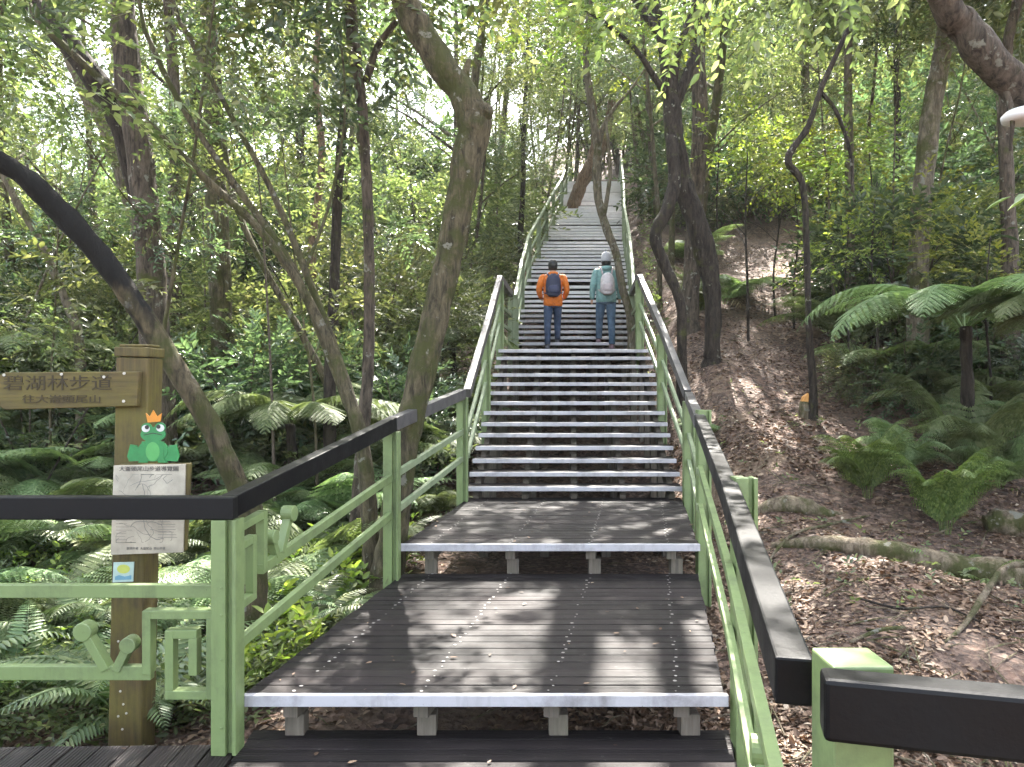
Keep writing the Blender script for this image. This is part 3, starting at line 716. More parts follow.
    if hat:
        hm.loft([(cx, cy_, z + c * s, a * s, b * s) for c, a, b in ((1.555, .09, .1), (1.575, .098, .108), (1.60, .094, .104), (1.66, .09, .098), (1.705, .07, .075), (1.735, .04, .042), (1.745, .012, .012))], 20)
        hm.tube([P(0, .01, 1.745), P(0, .01, 1.765), P(0, .01, 1.785)], [.015, .028, .012], 10)
        hm.build('knit_hat', hatmat, r, smooth=True)
        h2 = MB(); h2.loft([(cx, cy_ - .01, z + c * s, a * s, b * s) for c, a, b in ((1.48, .05, .05), (1.5, .082, .08), (1.55, .086, .092), (1.57, .084, .09))], 16); h2.build('hair', BK, r, smooth=True)
    else:
        hm.loft([(cx, cy_ - .008, z + c * s, a * s, b * s) for c, a, b in ((1.505, .06, .06), (1.53, .08, .085), (1.58, .09, .1), (1.64, .09, .102), (1.69, .07, .085), (1.715, .035, .04))], 20)
        hm.build('hair', hatmat, r, smooth=True)
    fo = mb.build('face', SKIN, r, smooth=True)
    return r, P, s
def backpack(label, P, s, mat, mat2, w, h, zc):
    c = P(0, -.17, zc); r = empty('backpack', (c.x, c.y, c.z), label, 'backpack', None)
    mb = MB(); n = 20; rings = []
    for t, k in ((0, .55), (.08, .85), (.25, 1), (.5, 1), (.75, .93), (.9, .72), (1, .35)):
        mb_z = c.z - h / 2 + h * t; rings.append((c.x, c.y - .01, mb_z, w / 2 * k, .085 * (.6 + .4 * k)))
    mb.loft(rings, n); b = mb.build('bag', mat, r, smooth=True)
    mb = MB(); mb.loft([(c.x, c.y - .06, c.z - h * .38 + h * t, w * .36 * k, .045 * k) for t, k in ((0, .7), (.1, 1), (.3, 1), (.4, .7))], 14); mb.build('front_pocket', mat2, r, smooth=True)
    for sd in (-1, 1):
        mb = MB(); mb.tube([c + Vector((sd * w * .3, .02, h * .42)), P(sd * .1, -.10, 1.42), P(sd * .11, .0, 1.465), P(sd * .12, .11, 1.38), P(sd * .14, .13, 1.2), P(sd * .17, .0, 1.08), c + Vector((sd * w * .4, .03, -h * .35))], .016, 6); mb.build('strap', mat2, r, smooth=True)
def stp(d):  # height of the tread under d
    return [z for dd, z in steps if dd <= d + 1e-6][-1]
d1 = steps[0][0] + .09
pr, P_, s_ = person('walker in orange jacket and jeans with black hair, climbing beside teal walker', (.727, d1, steps[0][1]), 1.58, flat('orange_jacket_fabric', (.68, .17, .015), .65, .3, 9, .06), DENIM,
                    flat('black_hair', (.012, .011, .01), .5), False, True, ((-.02, 0), (.26, .122)), flat('dark_trainers', (.07, .07, .09), .6))
backpack('small navy backpack on the orange jacket', P_, s_, flat('navy_bag_fabric', (.02, .025, .06), .6), flat('navy_bag_trim', (.035, .04, .09), .6), .27, .4, 1.2)
pr, P_, s_ = person('walker in teal hooded jacket and pale knit hat, climbing on the right', (1.675, d1, steps[0][1]), 1.70, flat('teal_jacket_fabric', (.19, .34, .33), .65, .3, 9, .06), DENIM2,
                    flat('pale_knit_wool', (.42, .42, .45), .9, .2, 60), True, False, ((.24, .122), (0, 0)), flat('purple_brown_trainers', (.14, .08, .1), .6))
backpack('light grey pink backpack on the teal jacket', P_, s_, flat('pale_grey_bag', (.5, .46, .47), .6), flat('pale_pocket', (.42, .36, .37), .6), .25, .38, 1.14)

# ================================================================== VEGETATION
def unit(n):
    v = rng.normal(size=(n, 3)); return norm(v)
def spray_arrays(O, D, n_leaf, length, L, W, flatness=.75, jit=.25):
    """twigs with alternate leaves. O, D (k,3)"""
    k = len(O); D = norm(D)
    up = norm(np.array([0, 0, 1.]) + .35 * unit(k)); S = norm(np.cross(D, up)); N = np.cross(S, D)
    t = (np.arange(n_leaf) + .5) / n_leaf
    t = t[None, :] + rng.uniform(-.4, .4, (k, n_leaf)) / n_leaf
    P = O[:, None, :] + D[:, None, :] * (t * length)[..., None] - np.array([0, 0, 1.]) * (t ** 2 * length * .25)[..., None]
    sg = np.where(np.arange(n_leaf) % 2 == 0, 1., -1.)[None, :, None]
    dirs = D[:, None, :] * .55 + S[:, None, :] * sg * (.9 * (1.05 - t[..., None] * .6)) + jit * unit(k * n_leaf).reshape(k, n_leaf, 3)
    nn = N[:, None, :] * flatness + .45 * unit(k * n_leaf).reshape(k, n_leaf, 3)
    Ls = L * rng.uniform(.6, 1.2, (k * n_leaf)); 
    return leaf_arrays(P.reshape(-1, 3), dirs.reshape(-1, 3), nn.reshape(-1, 3), Ls, Ls * (W / L))
def twig_stems(O, D, length, r=.003):
    """thin three sided stems as quads"""
    k = len(O); D = norm(D); S = norm(np.cross(D, np.array([.1, .2, 1.]))); T = np.cross(S, D)
    E = O + D * length - np.array([0, 0, 1.]) * length * .25
    V = np.stack([O + S * r, O - S * r * .5 + T * r, O - S * r * .5 - T * r, E + S * r * .4, E - S * r * .4, E - T * r * .4], 1).reshape(-1, 3)
    b = np.arange(k)[:, None] * 6
    Q = np.stack([b + np.array(q) for q in ([0, 1, 4, 3], [1, 2, 5, 4], [2, 0, 3, 5])], 1).reshape(-1, 4)
    return V, Q
def blob_points(k, rad, squash, lumps=7, shell=.55):
    c = unit(lumps) * np.array([1, 1, squash]) * rad * .55; rr_ = rad * rng.uniform(.35, .62, lumps)
    idx = rng.integers(0, lumps, k); u = unit(k); q = rng.uniform(shell, 1, (k, 1)) ** .6
    P = c[idx] + u * rr_[idx][:, None] * q * np.array([1, 1, squash]); return P, u
def clump_mesh(name, mat, k, rad, squash, n_leaf, tl, L, W, shell=.4, lumps=7):
    P, u = blob_points(k, rad, squash, lumps, shell)
    D = norm(u * .7 + norm(P + 1e-6) * .5 + np.array([0, 0, .15]) + .4 * unit(k))
    V, Q = cat_arrays([spray_arrays(P, D, n_leaf, tl, L, W), twig_stems(P, D, tl, .0035)])
    return quads_mesh(name, V, Q, mat)
FINE = [clump_mesh('crown', LEAF, 430, 1.3, .75, 11, .38, .08, .032, .25) for _ in range(5)]
FINED = [clump_mesh('crown', LEAFD, 260, 1.3, .8, 10, .4, .125, .05, .25) for _ in range(4)]
YEL = [clump_mesh('crown', LEAFY, 80, 1.15, .45, 8, .36, .085, .038, .1, 7) for _ in range(3)]
BIG = [clump_mesh('crown', m, 1500, 3.0, .62, 12, .6, .14, .06, .3, 11) for m in (LEAF, LEAFD, LEAF)]
OPEN = [clump_mesh('crown', LEAF, 250, 3.0, .5, 12, .55, .13, .055, .2, 9) for _ in range(2)]
AIRY = [clump_mesh('crown', LEAF, 240, 2.2, .55, 11, .45, .085, .036, .1, 8) for _ in range(2)]

SAPC = [clump_mesh('crown', m, 30, .6, .6, 9, .34, .095, .04, .1, 5) for m in (LEAF, LEAFD, LEAF)]
SPARSE = [clump_mesh('crown', m, 170, 1.5, .6, 11, .42, .09, .036, .15, 9) for m in (LEAF, LEAF, LEAFD)]
def crown(me, parent, loc, sc, rz=None, name='crown'):
    """loc in world coordinates; parent is unrotated, unscaled"""
    o = bpy.data.objects.new(name, me); C.objects.link(o)
    if parent is not None: o.parent = parent; loc = Vector(loc) - parent.location
    o.location = loc; o.rotation_euler = (random.uniform(-.25, .25), random.uniform(-.25, .25), random.uniform(0, 6.28) if rz is None else rz)
    o.scale = sc if hasattr(sc, '__len__') else (sc, sc, sc); return o

def smooth_path(pts, rad, sub=5, wob=.0):
    """Catmull-Rom through the points"""
    P = [Vector(p) for p in pts]; out, ro = [], []
    for i in range(len(P) - 1):
        p0 = P[max(i - 1, 0)]; p1 = P[i]; p2 = P[i + 1]; p3 = P[min(i + 2, len(P) - 1)]
        for k in range(sub):
            t = k / sub
            q = .5 * ((2 * p1) + (p2 - p0) * t + (2 * p0 - 5 * p1 + 4 * p2 - p3) * t * t + (3 * p1 - p0 - 3 * p2 + p3) * t ** 3)
            if wob: q = q + Vector((noise.noise(q * 1.7), noise.noise(q * 1.7 + Vector((9, 0, 0))), 0)) * wob
            out.append(q); ro.append(rad[i] * (1 - t) + rad[i + 1] * t)
    out.append(P[-1]); ro.append(rad[-1]); return out, ro

TREES = []
def photo_tree(label, stems, bark, crowns=(), group=None, name='tree', n=14, cat='tree', rough=.16, extra_up=True):
    """stems: list of lists of (px, py, d, radius_px), base first. The first stem's base is put on the ground."""
    px, py, d, rp = stems[0][0]; x = (px - 512) * d / F; base = Vector((x, d, gh(x, d)))
    r = empty(name, base, label, cat, group)
    mb = MB()
    for si, st_ in enumerate(stems):
        pts = [at(a, b, dd) for a, b, dd, q in st_]; rad = [q * dd / F for a, b, dd, q in st_]
        if si == 0:
            if pts[0].z > base.z + .05: pts.insert(0, Vector((pts[0].x, pts[0].y, base.z))); rad.insert(0, rad[0] * 1.15)
            pts.insert(0, pts[0] - Vector((0, 0, .35))); rad.insert(0, rad[0] * 1.7)
        if -100 < st_[-1][1] < 20 and extra_up:       # goes on above the picture
            dirv = (pts[-1] - pts[-2]).normalized(); dirv = (dirv + Vector((0, 0, .5))).normalized()
            pts.append(pts[-1] + dirv * 1.6); rad.append(rad[-1] * .75); pts.append(pts[-1] + (dirv + Vector((.1, .1, .2))).normalized() * 1.8); rad.append(rad[-1] * .5)
        a, b = smooth_path(pts, rad, 7)
        mb.tube(a, b, n, rough=rough)
    t = mb.build('trunk', bark, r, smooth=True)
    for (me, loc, sc) in crowns: crown(me, r, loc, sc)
    TREES.append(r); return r, mb

def top_of(px, py, d, up=2.5): return at(px, py, d) + Vector((0, 0, up))
photo_tree('dark scorched trunk leaning left over the signpost, base behind the rail corner',
           [[(250, 520, 5.0, 14), (236, 482, 5.0, 11), (208, 420, 4.95, 10.5), (162, 345, 4.9, 10.5), (114, 272, 4.8, 11), (62, 212, 4.7, 11.5), (22, 173, 4.6, 10), (-30, 140, 4.5, 10), (-120, 60, 4.4, 10)]], BARKC,
           [(OPEN[0], at(-160, -60, 4.4), .7)])
photo_tree('thick straight brown trunk behind the signpost arm',
           [[(160, 430, 9, 17), (155, 340, 9, 14), (149, 250, 9, 13.5), (139, 150, 9, 13), (126, 60, 9, 12.5), (122, 0, 9, 12)]], BARK, [(OPEN[1], at(130, -230, 9), .9)])
photo_tree('dark leaning trunk crossing the thick straight trunk at upper left',
           [[(150, 400, 9.6, 11), (152, 300, 9.5, 11), (142, 195, 9.3, 12), (118, 115, 9.1, 12), (80, 58, 8.9, 11), (40, 10, 8.8, 10), (10, -30, 8.7, 8)]], BARKD, [(OPEN[0], at(-40, -200, 8.6), .8)])
photo_tree('slender multi stemmed sapling fanning left above the long left rail',
           [[(372, 560, 6.4, 9), (368, 490, 6.4, 8), (357, 420, 6.4, 7), (322, 325, 6.4, 5), (270, 240, 6.3, 4.2), (200, 172, 6.2, 4), (130, 105, 6.1, 3.8), (60, 40, 6.0, 3.3), (30, 5, 6, 3)],
            [(362, 440, 6.4, 5.5), (330, 355, 6.45, 4.4), (290, 262, 6.5, 4), (240, 190, 6.5, 3.4), (186, 112, 6.6, 3), (150, 40, 6.6, 2.6), (140, 5, 6.6, 2)],
            [(364, 450, 6.4, 5), (345, 375, 6.5, 4), (305, 268, 6.6, 3.6), (272, 190, 6.7, 3), (230, 112, 6.8, 2.6), (186, 30, 6.8, 2.4), (175, 5, 6.8, 2)],
            [(305, 268, 6.6, 2), (330, 200, 6.9, 1.6), (345, 110, 7.1, 1.2), (340, 30, 7.3, .9)]], BARKM, [(AIRY[0], at(120, -60, 6.3), 1.0)], n=9)
photo_tree('straight mossy trunk left of the slender saplings',
           [[(226, 400, 11, 13), (222, 330, 11, 11), (217, 210, 11, 10), (212, 100, 11, 9), (208, 0, 11, 8)]], BARKM, [(OPEN[0], at(215, -160, 11.5), .8)])
photo_tree('thin greyish trunk between two thicker ones at left', [[(176, 380, 13, 8), (174, 240, 13, 6.5), (176, 120, 13, 6), (168, 0, 13, 5)]], BARK, [(FINE[1], at(172, -60, 13), 1.6)])
photo_tree('leaning background trunk at far upper left', [[(158, 345, 14, 9), (148, 260, 14, 9), (112, 140, 14, 8), (78, 74, 14, 7), (55, 0, 14, 6)]], BARKL, [(FINE[2], at(40, -60, 14), 1.8)])
photo_tree('narrow straight sapling right of the mossy trunk, slightly tilted', [[(330, 380, 9, 6), (334, 300, 9, 5.5), (338, 190, 9, 5), (346, 90, 9, 4.6), (352, 0, 9, 4)]], BARKD, [(FINED[0], at(360, -80, 9), 1.1)], n=9)
photo_tree('knobbly slim trunk just left of the S shaped tree',
           [[(357, 520, 7.6, 7), (362, 440, 7.6, 6.5), (368, 370, 7.6, 6), (369, 250, 7.6, 5.5), (364, 130, 7.6, 5), (356, 60, 7.6, 6), (350, 0, 7.6, 6)],
            [(366, 80, 7.6, 4), (378, 45, 7.6, 3.6), (400, 15, 7.5, 3), (425, -20, 7.4, 2.5)]], BARK, [(FINED[1], at(350, -90, 7.6), 1.2)], n=10)
photo_tree('big S shaped mossy trunk between the left rail posts',
           [[(384, 600, 6.25, 19), (392, 540, 6.25, 15), (401, 470, 6.2, 14), (415, 400, 6.2, 13.5), (432, 330, 6.2, 14), (447, 265, 6.2, 14), (460, 200, 6.2, 14), (469, 155, 6.2, 15.5), (474, 122, 6.2, 17.5), (462, 92, 6.2, 15), (440, 60, 6.2, 14.5), (420, 28, 6.2, 14), (403, -8, 6.2, 14)],
            [(468, 118, 6.2, 15), (482, 112, 6.15, 10), (487, 106, 6.1, 7)],
            [(462, 90, 6.2, 7), (466, 70, 6.2, 4), (469, 58, 6.2, 2)]], BARKM, [(OPEN[1], at(395, -240, 6.0), 1.0)])
photo_tree('thin pale stem leaning right at the far left edge above the signpost arm', [[(80, 350, 9.8, 5), (66, 300, 9.8, 4), (40, 240, 9.8, 3.6), (14, 195, 9.8, 3.4), (-20, 120, 9.8, 3), (-40, 60, 9.8, 2.5)]], BARKL, [(SAPC[0], at(-45, 50, 9.8), 1.2)], n=8)
photo_tree('thin diagonal stem crossing between the mossy trunk and the slim knobbly trunk', [[(332, 400, 9.6, 4.5), (300, 330, 9.6, 3.6), (262, 262, 9.6, 3.2), (235, 200, 9.7, 3), (222, 120, 9.8, 2.6), (218, 40, 9.9, 2)]], BARKM, [(SAPC[1], at(218, 30, 9.9), 1.2)], n=8)
photo_tree('slim brown stem rising left of the S shaped tree', [[(318, 330, 12.5, 4.5), (312, 250, 12.5, 4), (322, 160, 12.5, 3.6), (316, 80, 12.5, 3.2), (320, 0, 12.5, 3)]], BARKR, [(SAPC[2], at(320, -40, 12.5), 1.8)], n=8)
# right hand group
photo_tree('dark twisted trunk with forked crown right of the upper stairs',  # unseen upper stems added and thickened to throw shadow bands on the near platform
           [[(712, 352, 11.4, 8), (713, 300, 11.4, 8), (706, 255, 11.4, 11), (694, 215, 11.4, 11), (682, 180, 11.4, 10), (675, 140, 11.4, 10), (672, 105, 11.4, 9), (664, 55, 11.4, 4.5), (655, 0, 11.4, 5), (632, -70, 11.4, 7), (626, -200, 11.4, 7.5), (622, -330, 11.4, 6.5)],
            [(673, 108, 11.4, 6), (684, 82, 11.4, 5.5), (697, 45, 11.5, 4.5), (706, 0, 11.6, 5), (712, -80, 11.6, 6.5), (704, -200, 11.6, 7), (716, -340, 11.6, 6)],
            [(672, 104, 11.4, 4), (656, 78, 11.3, 3.2), (632, 44, 11.2, 2.6), (592, 12, 11.1, 2), (560, -10, 11, 1.5)],
            [(673, 110, 11.4, 4.5), (676, 60, 11.4, 4), (690, 15, 11.5, 3), (700, -20, 11.5, 2)], [(654, -130, 11.4, 5), (680, -175, 11.4, 4.5), (706, -210, 11.5, 4)], [(665, 40, 11.4, 4), (632, -10, 11.4, 5), (600, -80, 11.3, 6.5), (594, -200, 11.3, 6.5), (592, -340, 11.3, 5)]], BARKD, [(AIRY[1], at(680, -430, 11.4), 1.0), (YEL[0], at(640, 40, 11.2), .8), (YEL[1], at(575, 22, 11.0), 1.0), (YEL[2], at(535, -5, 11), 1.1)], n=12)
photo_tree('S curved dark stem hugging the twisted trunk on its left side',
           [[(682, 345, 11.0, 5), (680, 300, 11.0, 5), (664, 262, 11.0, 5.5), (655, 235, 11.0, 6), (666, 210, 11.0, 6.5), (674, 180, 11.1, 6.5), (672, 135, 11.2, 6)]], BARKD, [], n=10, extra_up=False)
photo_tree('upright trunk right behind the forked dark trunk', [[(690, 300, 13, 9), (696, 200, 13, 8), (700, 120, 13, 8), (698, 50, 13, 7), (700, 0, 13, 6)]], BARK, [(FINED[2], at(700, -80, 13), 1.8)])
photo_tree('wiggly thin dark sapling on the right slope',
           [[(813, 385, 9.5, 4), (809, 330, 9.5, 3), (807, 260, 9.5, 3), (803, 185, 9.5, 3.2), (788, 158, 9.5, 3.8), (808, 125, 9.5, 3), (822, 85, 9.5, 2.6), (840, 45, 9.5, 2.4), (858, 0, 9.5, 2)],
            [(820, 90, 9.5, 2.2), (836, 110, 9.5, 2), (850, 150, 9.5, 1.6), (852, 190, 9.5, 1)]], BARKD, [(AIRY[0], at(870, -60, 9.5), .8)], n=8)
photo_tree('straight pale sapling behind the wiggly dark one', [[(852, 350, 12, 5.5), (850, 200, 12, 4.5), (848, 80, 12, 4), (850, 0, 12, 3.5)]], BARKL, [(FINE[3], at(850, -60, 12), 1.4)], n=8)
photo_tree('pale straight trunk leaning right at upper right', [[(918, 275, 10.5, 10), (922, 200, 10.5, 9.5), (930, 120, 10.5, 9), (944, 40, 10.5, 8.5), (950, 0, 10.5, 8)]], BARKL, [(FINE[0], at(960, -90, 10.5), 1.7)])
photo_tree('thick trunk slanting down through the upper right corner',
           [[(1210, 430, 5.6, 20), (1150, 260, 5.5, 19), (1080, 150, 5.4, 18), (1020, 90, 5.3, 16.5), (985, 52, 5.2, 16), (962, 22, 5.2, 15), (942, -8, 5.1, 14)],
            [(1000, 75, 5.3, 3), (1012, 110, 5.2, 2.5), (1010, 150, 5.2, 1.2)]], BARK, [(OPEN[0], at(900, -250, 5.1), .9)])
photo_tree('slim trunk at the top right corner behind the thick slanting one', [[(1010, 260, 10, 8), (1005, 120, 10, 6), (1008, 40, 10, 5), (1020, -10, 10, 5)]], BARK, [(FINE[1], at(1030, -80, 10), 1.4)], n=9)
# trees growing through the upper stairs
photo_tree('stout leaning reddish trunk growing through the top of the upper stairs',
           [[(572, 212, 25.5, 6.5), (578, 190, 25.5, 6.5), (590, 166, 25.5, 7), (604, 140, 25.5, 5), (612, 100, 25.5, 4)], [(590, 166, 25.5, 5), (596, 130, 25.5, 4), (588, 80, 25.5, 3.5), (580, 20, 25.5, 3)]], BARKR, [(FINE[2], at(590, 40, 26), 2.6)], n=10)
photo_tree('thin pale crooked trunk in front of the upper stairs at their right edge',
           [[(631, 322, 13.3, 4.40), (622, 285, 13.3, 4.00), (617, 255, 13.4, 4.00), (607, 228, 13.5, 4.40), (599, 200, 13.6, 4.00), (597, 168, 13.7, 4.80), (600, 135, 13.8, 3.20), (612, 110, 13.8, 1.76), (632, 86, 13.8, 1.28), (650, 60, 13.8, 0.80)],
            [(599, 160, 13.7, 3.60), (592, 110, 13.7, 3.60), (586, 60, 13.7, 3.2), (590, 0, 13.7, 3.6), (588, -120, 13.7, 5.5), (586, -360, 13.7, 5.5)],  # out-of-frame top of this stem thickened to cast another platform shadow
            [(604, 215, 13.5, 2.40), (610, 170, 13.6, 2.00), (606, 120, 13.7, 1.28)]], BARKL, [(AIRY[0], at(600, -60, 13.7), 1.0)], n=10)

# ---- free standing forest behind: one kind built with parts, then copied
def grown_tree(h, r0, bark, mats, lean=.12, seed=0, nl=6):
    nl = max(3, nl - 2)
    """returns (trunk mesh, [(crown mesh, loc, scale)])"""
    R = random.Random(seed); pts = [Vector((0, 0, -.5))]; x = y = 0; dx, dy = R.uniform(-lean, lean), R.uniform(-lean, lean)
    n = 7
    for i in range(n):
        z = h * i / (n - 1); x += dx * h / n; y += dy * h / n; dx += R.uniform(-.08, .08); dy += R.uniform(-.08, .08); pts.append(Vector((x, y, z)))
    rad = [r0 * 1.5] + [r0 * (1 - .72 * i / (n - 1)) * (1.12 if i == 0 else 1) for i in range(n)]
    mb = MB(); a, b = smooth_path(pts, rad, 4); mb.tube(a, b, 9, rough=.14); cr = []
    for k in range(nl):
        t = R.uniform(.45, .97); i = int(t * (len(a) - 1)); o = a[i]; an = k * 2.4 + R.uniform(-.5, .5); L = h * R.uniform(.12, .26)
        q = [o, o + Vector((math.cos(an) * L * .5, math.sin(an) * L * .5, L * .35)), o + Vector((math.cos(an) * L, math.sin(an) * L, L * R.uniform(.5, 1)))]
        aa, bb = smooth_path(q, [b[i] * .55, b[i] * .4, b[i] * .15], 4); mb.tube(aa, bb, 6); cr.append((R.choice(mats), q[-1], R.uniform(.8, 1.15)))
    cr.append((R.choice(mats), a[-1], 1.1))
    me = mb.mesh('trunk', True); me.materials.append(bark); return me, cr
KINDS_T = [grown_tree(9, .11, BARK, SPARSE, seed=1), grown_tree(11, .14, BARKL, SPARSE, seed=2, nl=7), grown_tree(7.5, .08, BARKD, SPARSE, .2, 3, 5), grown_tree(10, .1, BARKM, SPARSE, .16, 4),
           grown_tree(6.5, .055, BARK, SPARSE, .25, 5, 4), grown_tree(12, .17, BARK, SPARSE, .08, 6, 8)]
for (h_, r_, bk_, sd_) in ((9, .075, BARK, 21), (8, .06, BARKL, 22), (10, .085, BARKM, 23)):
    m_, c_ = grown_tree(h_, r_, bk_, SPARSE, .15, sd_, 4); KINDS_T.append((m_, [(a_, b_, .6) for a_, b_, q_ in c_[-3:]]))
def clear(x, y, m=.5):
    if y < 2.2 and abs(x) < 2.5: return False
    if XL(y) - m < x < XR(y) + m and y < 34.2: return False
    return True
placed = []
def place_tree(kind, x, y, sc, rz, name='tree'):
    me, cr = KINDS_T[kind]; r = bpy.data.objects.new(name, None); C.objects.link(r); r.empty_display_size = .1
    r.location = (x, y, gh(x, y)); r.rotation_euler = (0, 0, rz); r.scale = (sc, sc, sc)
    t = bpy.data.objects.new('trunk', me); C.objects.link(t); t.parent = r
    for (m, p, s) in cr:
        o = bpy.data.objects.new('crown', m); C.objects.link(o); o.parent = r; o.location = p
        o.rotation_euler = (random.uniform(-.3, .3), random.uniform(-.3, .3), random.uniform(0, 6.28)); o.scale = (s, s, s)
    return r
def ordinal(n):
    w = ['first', 'second', 'third', 'fourth', 'fifth', 'sixth', 'seventh', 'eighth', 'ninth', 'tenth', 'eleventh', 'twelfth', 'thirteenth', 'fourteenth', 'fifteenth', 'sixteenth', 'seventeenth', 'eighteenth', 'nineteenth', 'twentieth']
    return w[n] if n < len(w) else None
def px_of(o): return 512 + F * o.location.x / o.location.y
def label_band(objs, noun, cat, where, group):
    """name every plant of a band by its rank from the left"""
    objs = sorted(objs, key=px_of); m = len(objs)
    for i, o in enumerate(objs):
        if i < (m + 1) // 2 or i == m // 2: s = f'{ordinal(i)} {noun} from the left {where}' if ordinal(i) else f'{noun} {where}'
        else: s = f'{ordinal(m - 1 - i)} {noun} from the right {where}' if ordinal(m - 1 - i) else f'{noun} {where}'
        props(o, s, cat, group)
bands = [(14.5, 18, 6, 5, 'on the near slope'), (18, 24, 7, 6, 'on the middle slope'), (24, 32, 8, 8, 'on the upper slope'), (32, 44, 10, 10, 'along the hilltop'), (44, 60, 9, 9, 'in the farthest rank')]
for (a, b, nl_, nr_, nm) in bands:
    for side, cnt in ((-1, nl_), (1, nr_)):
        lst = []
        for i in range(cnt):
            for _ in range(30):
                d = random.uniform(a, b); px = random.uniform(-160, 512 + F * XL(d) / d - 6) if side < 0 else random.uniform(512 + F * XR(d) / d + 8, 1180)
                if nm.startswith('along') or nm.startswith('in the f'): px = random.uniform(-160, 590) if side < 0 else random.uniform(590, 1180)
                x = (px - 512) * d / F
                if side > 0 and d < 20 and .255 < x / d < .36: continue
                if not clear(x, d, .5): continue
                if all(abs(px - q[0]) * (1 if abs(d - q[1]) < 4 else .2) > 14 for q in placed): break
            placed.append((px, d)); lst.append(place_tree(random.randrange(6), x, d, random.uniform(.85, 1.25), random.uniform(0, 6.28)))
        label_band(lst, 'background tree', 'tree', nm + (' left of the stairs' if side < 0 else ' right of the stairs'), 'forest trees on the hillside')
# slender poles close beside the upper stairs
lst = []
for i in range(18):
    d = random.uniform(17, 34); x = XL(d) - random.uniform(.5, 3.2)
    lst.append(place_tree(random.choice([6, 7, 8]), x, d, random.uniform(.7, 1.0), random.uniform(0, 6.28)))
label_band(lst, 'slender tree', 'tree', 'crowding the left rail of the upper stairs', 'slender trees beside the upper stairs')
lst = []
for i in range(18):
    d = random.uniform(15, 34); x = XR(d) + random.uniform(.5, 2.6)
    lst.append(place_tree(random.choice([6, 7, 8]), x, d, random.uniform(.7, 1.0), random.uniform(0, 6.28)))
label_band(lst, 'slender tree', 'tree', 'crowding the right rail of the upper stairs', 'slender trees beside the upper stairs')

k0 = len(KINDS_T)
for (h_, r_, bk_, sd_, ln_) in ((5, .022, BARK, 41, .5), (4.2, .018, BARKD, 42, .6), (6, .028, BARKL, 43, .4), (4.8, .02, BARKM, 44, .7)):
    m_, c_ = grown_tree(h_, r_, bk_, SAPC, ln_, sd_, 6); KINDS_T.append((m_, [(a_, b_, .85) for a_, b_, q_ in c_]))
for (a_, b_, p0, p1, cnt, wh) in ((7.5, 11, 250, 370, 2, 'in the ferns around the S shaped tree'), (7, 12, -140, 250, 8, 'in the ferns behind the signpost'), (11.5, 17, -140, 440, 15, 'in front of the shrubs at left'), (13, 19, 640, 685, 4, 'beside the bare trail near the stairs'), (10.5, 17, 800, 1160, 13, 'in front of the shrubs at right')):
    lst = []
    for i in range(cnt):
        for _ in range(40):
            d = random.uniform(a_, b_); x = (p0 + (p1 - p0) * (i + random.random()) / cnt - 512) * d / F
            if clear(x, d, 1.7): break
        else: continue
        lst.append(place_tree(k0 + random.randrange(4), x, d, random.uniform(.8, 1.3), random.uniform(0, 6.28), 'sapling'))
    label_band(lst, 'thin sapling', 'sapling', wh, 'thin saplings')

# ---- understory shrubs: stems and a leafy crown
def shrub_stems(seed):
    R = random.Random(seed); mb = MB()
    for k in range(5):
        a = k * 1.26 + R.uniform(-.3, .3); q = [Vector((0, 0, -.3)), Vector((math.cos(a) * .2, math.sin(a) * .2, .6)), Vector((math.cos(a) * .6, math.sin(a) * .6, 1.6))]
        aa, bb = smooth_path(q, [.022, .016, .006], 4); mb.tube(aa, bb, 5)
    me = mb.mesh('stem', True); me.materials.append(BARK); return me
STEMS = [shrub_stems(i) for i in range(3)]
def tall_stem(seed):
    R = random.Random(seed); mb = MB(); q = [Vector((0, 0, -.3)), Vector((.05, 0, .8)), Vector((-.04, .06, 1.8)), Vector((.05, 0, 2.9))]
    aa, bb = smooth_path(q, [.024, .02, .015, .008], 5); mb.tube(aa, bb, 6)
    for k in range(4):
        o = aa[8 + k]; an = k * 1.7; q = [o, o + Vector((math.cos(an) * .3, math.sin(an) * .3, .3)), o + Vector((math.cos(an) * .6, math.sin(an) * .6, .45))]; a2, b2 = smooth_path(q, [.009, .006, .003], 3); mb.tube(a2, b2, 5)
    me = mb.mesh('stem', True); me.materials.append(BARKD); return me
TALLST = [tall_stem(1)]
def place_shrub(meshes, x, y, sc, sq=1.0, lift=1.15, name='shrub'):
    r = bpy.data.objects.new(name, None); C.objects.link(r); r.location = (x, y, gh(x, y)); r.rotation_euler = (0, 0, random.uniform(0, 6.28)); r.scale = (sc, sc, sc * sq); r.empty_display_size = .1
    s = bpy.data.objects.new('stem', random.choice(STEMS if lift < 2 else TALLST)); C.objects.link(s); s.parent = r
    o = bpy.data.objects.new('foliage', random.choice(meshes)); C.objects.link(o); o.parent = r; o.location = (0, 0, lift); o.rotation_euler = (random.uniform(-.3, .3), random.uniform(-.3, .3), random.uniform(0, 6.28))
    return r
def shrub_band(a, b, px0, px1, cnt, meshes, s0, s1, where, skip=None, lift=1.15, noun='leafy shrub', m=1.2, group='understory shrubs', sq=1.0):
    lst = []
    for i in range(cnt):
        for _ in range(40):
            d = random.uniform(a, b); px = px0 + (px1 - px0) * (i + random.uniform(0, 1)) / cnt; x = (px - 512) * d / F; sc = random.uniform(s0, s1)
            if clear(x, d, 1.15 * sc + .05) and not (skip and skip(x, d)): break
        else: continue
        lst.append(place_shrub(meshes, x, d, sc, sq, lift))
    label_band(lst, noun, 'shrub', where, group)
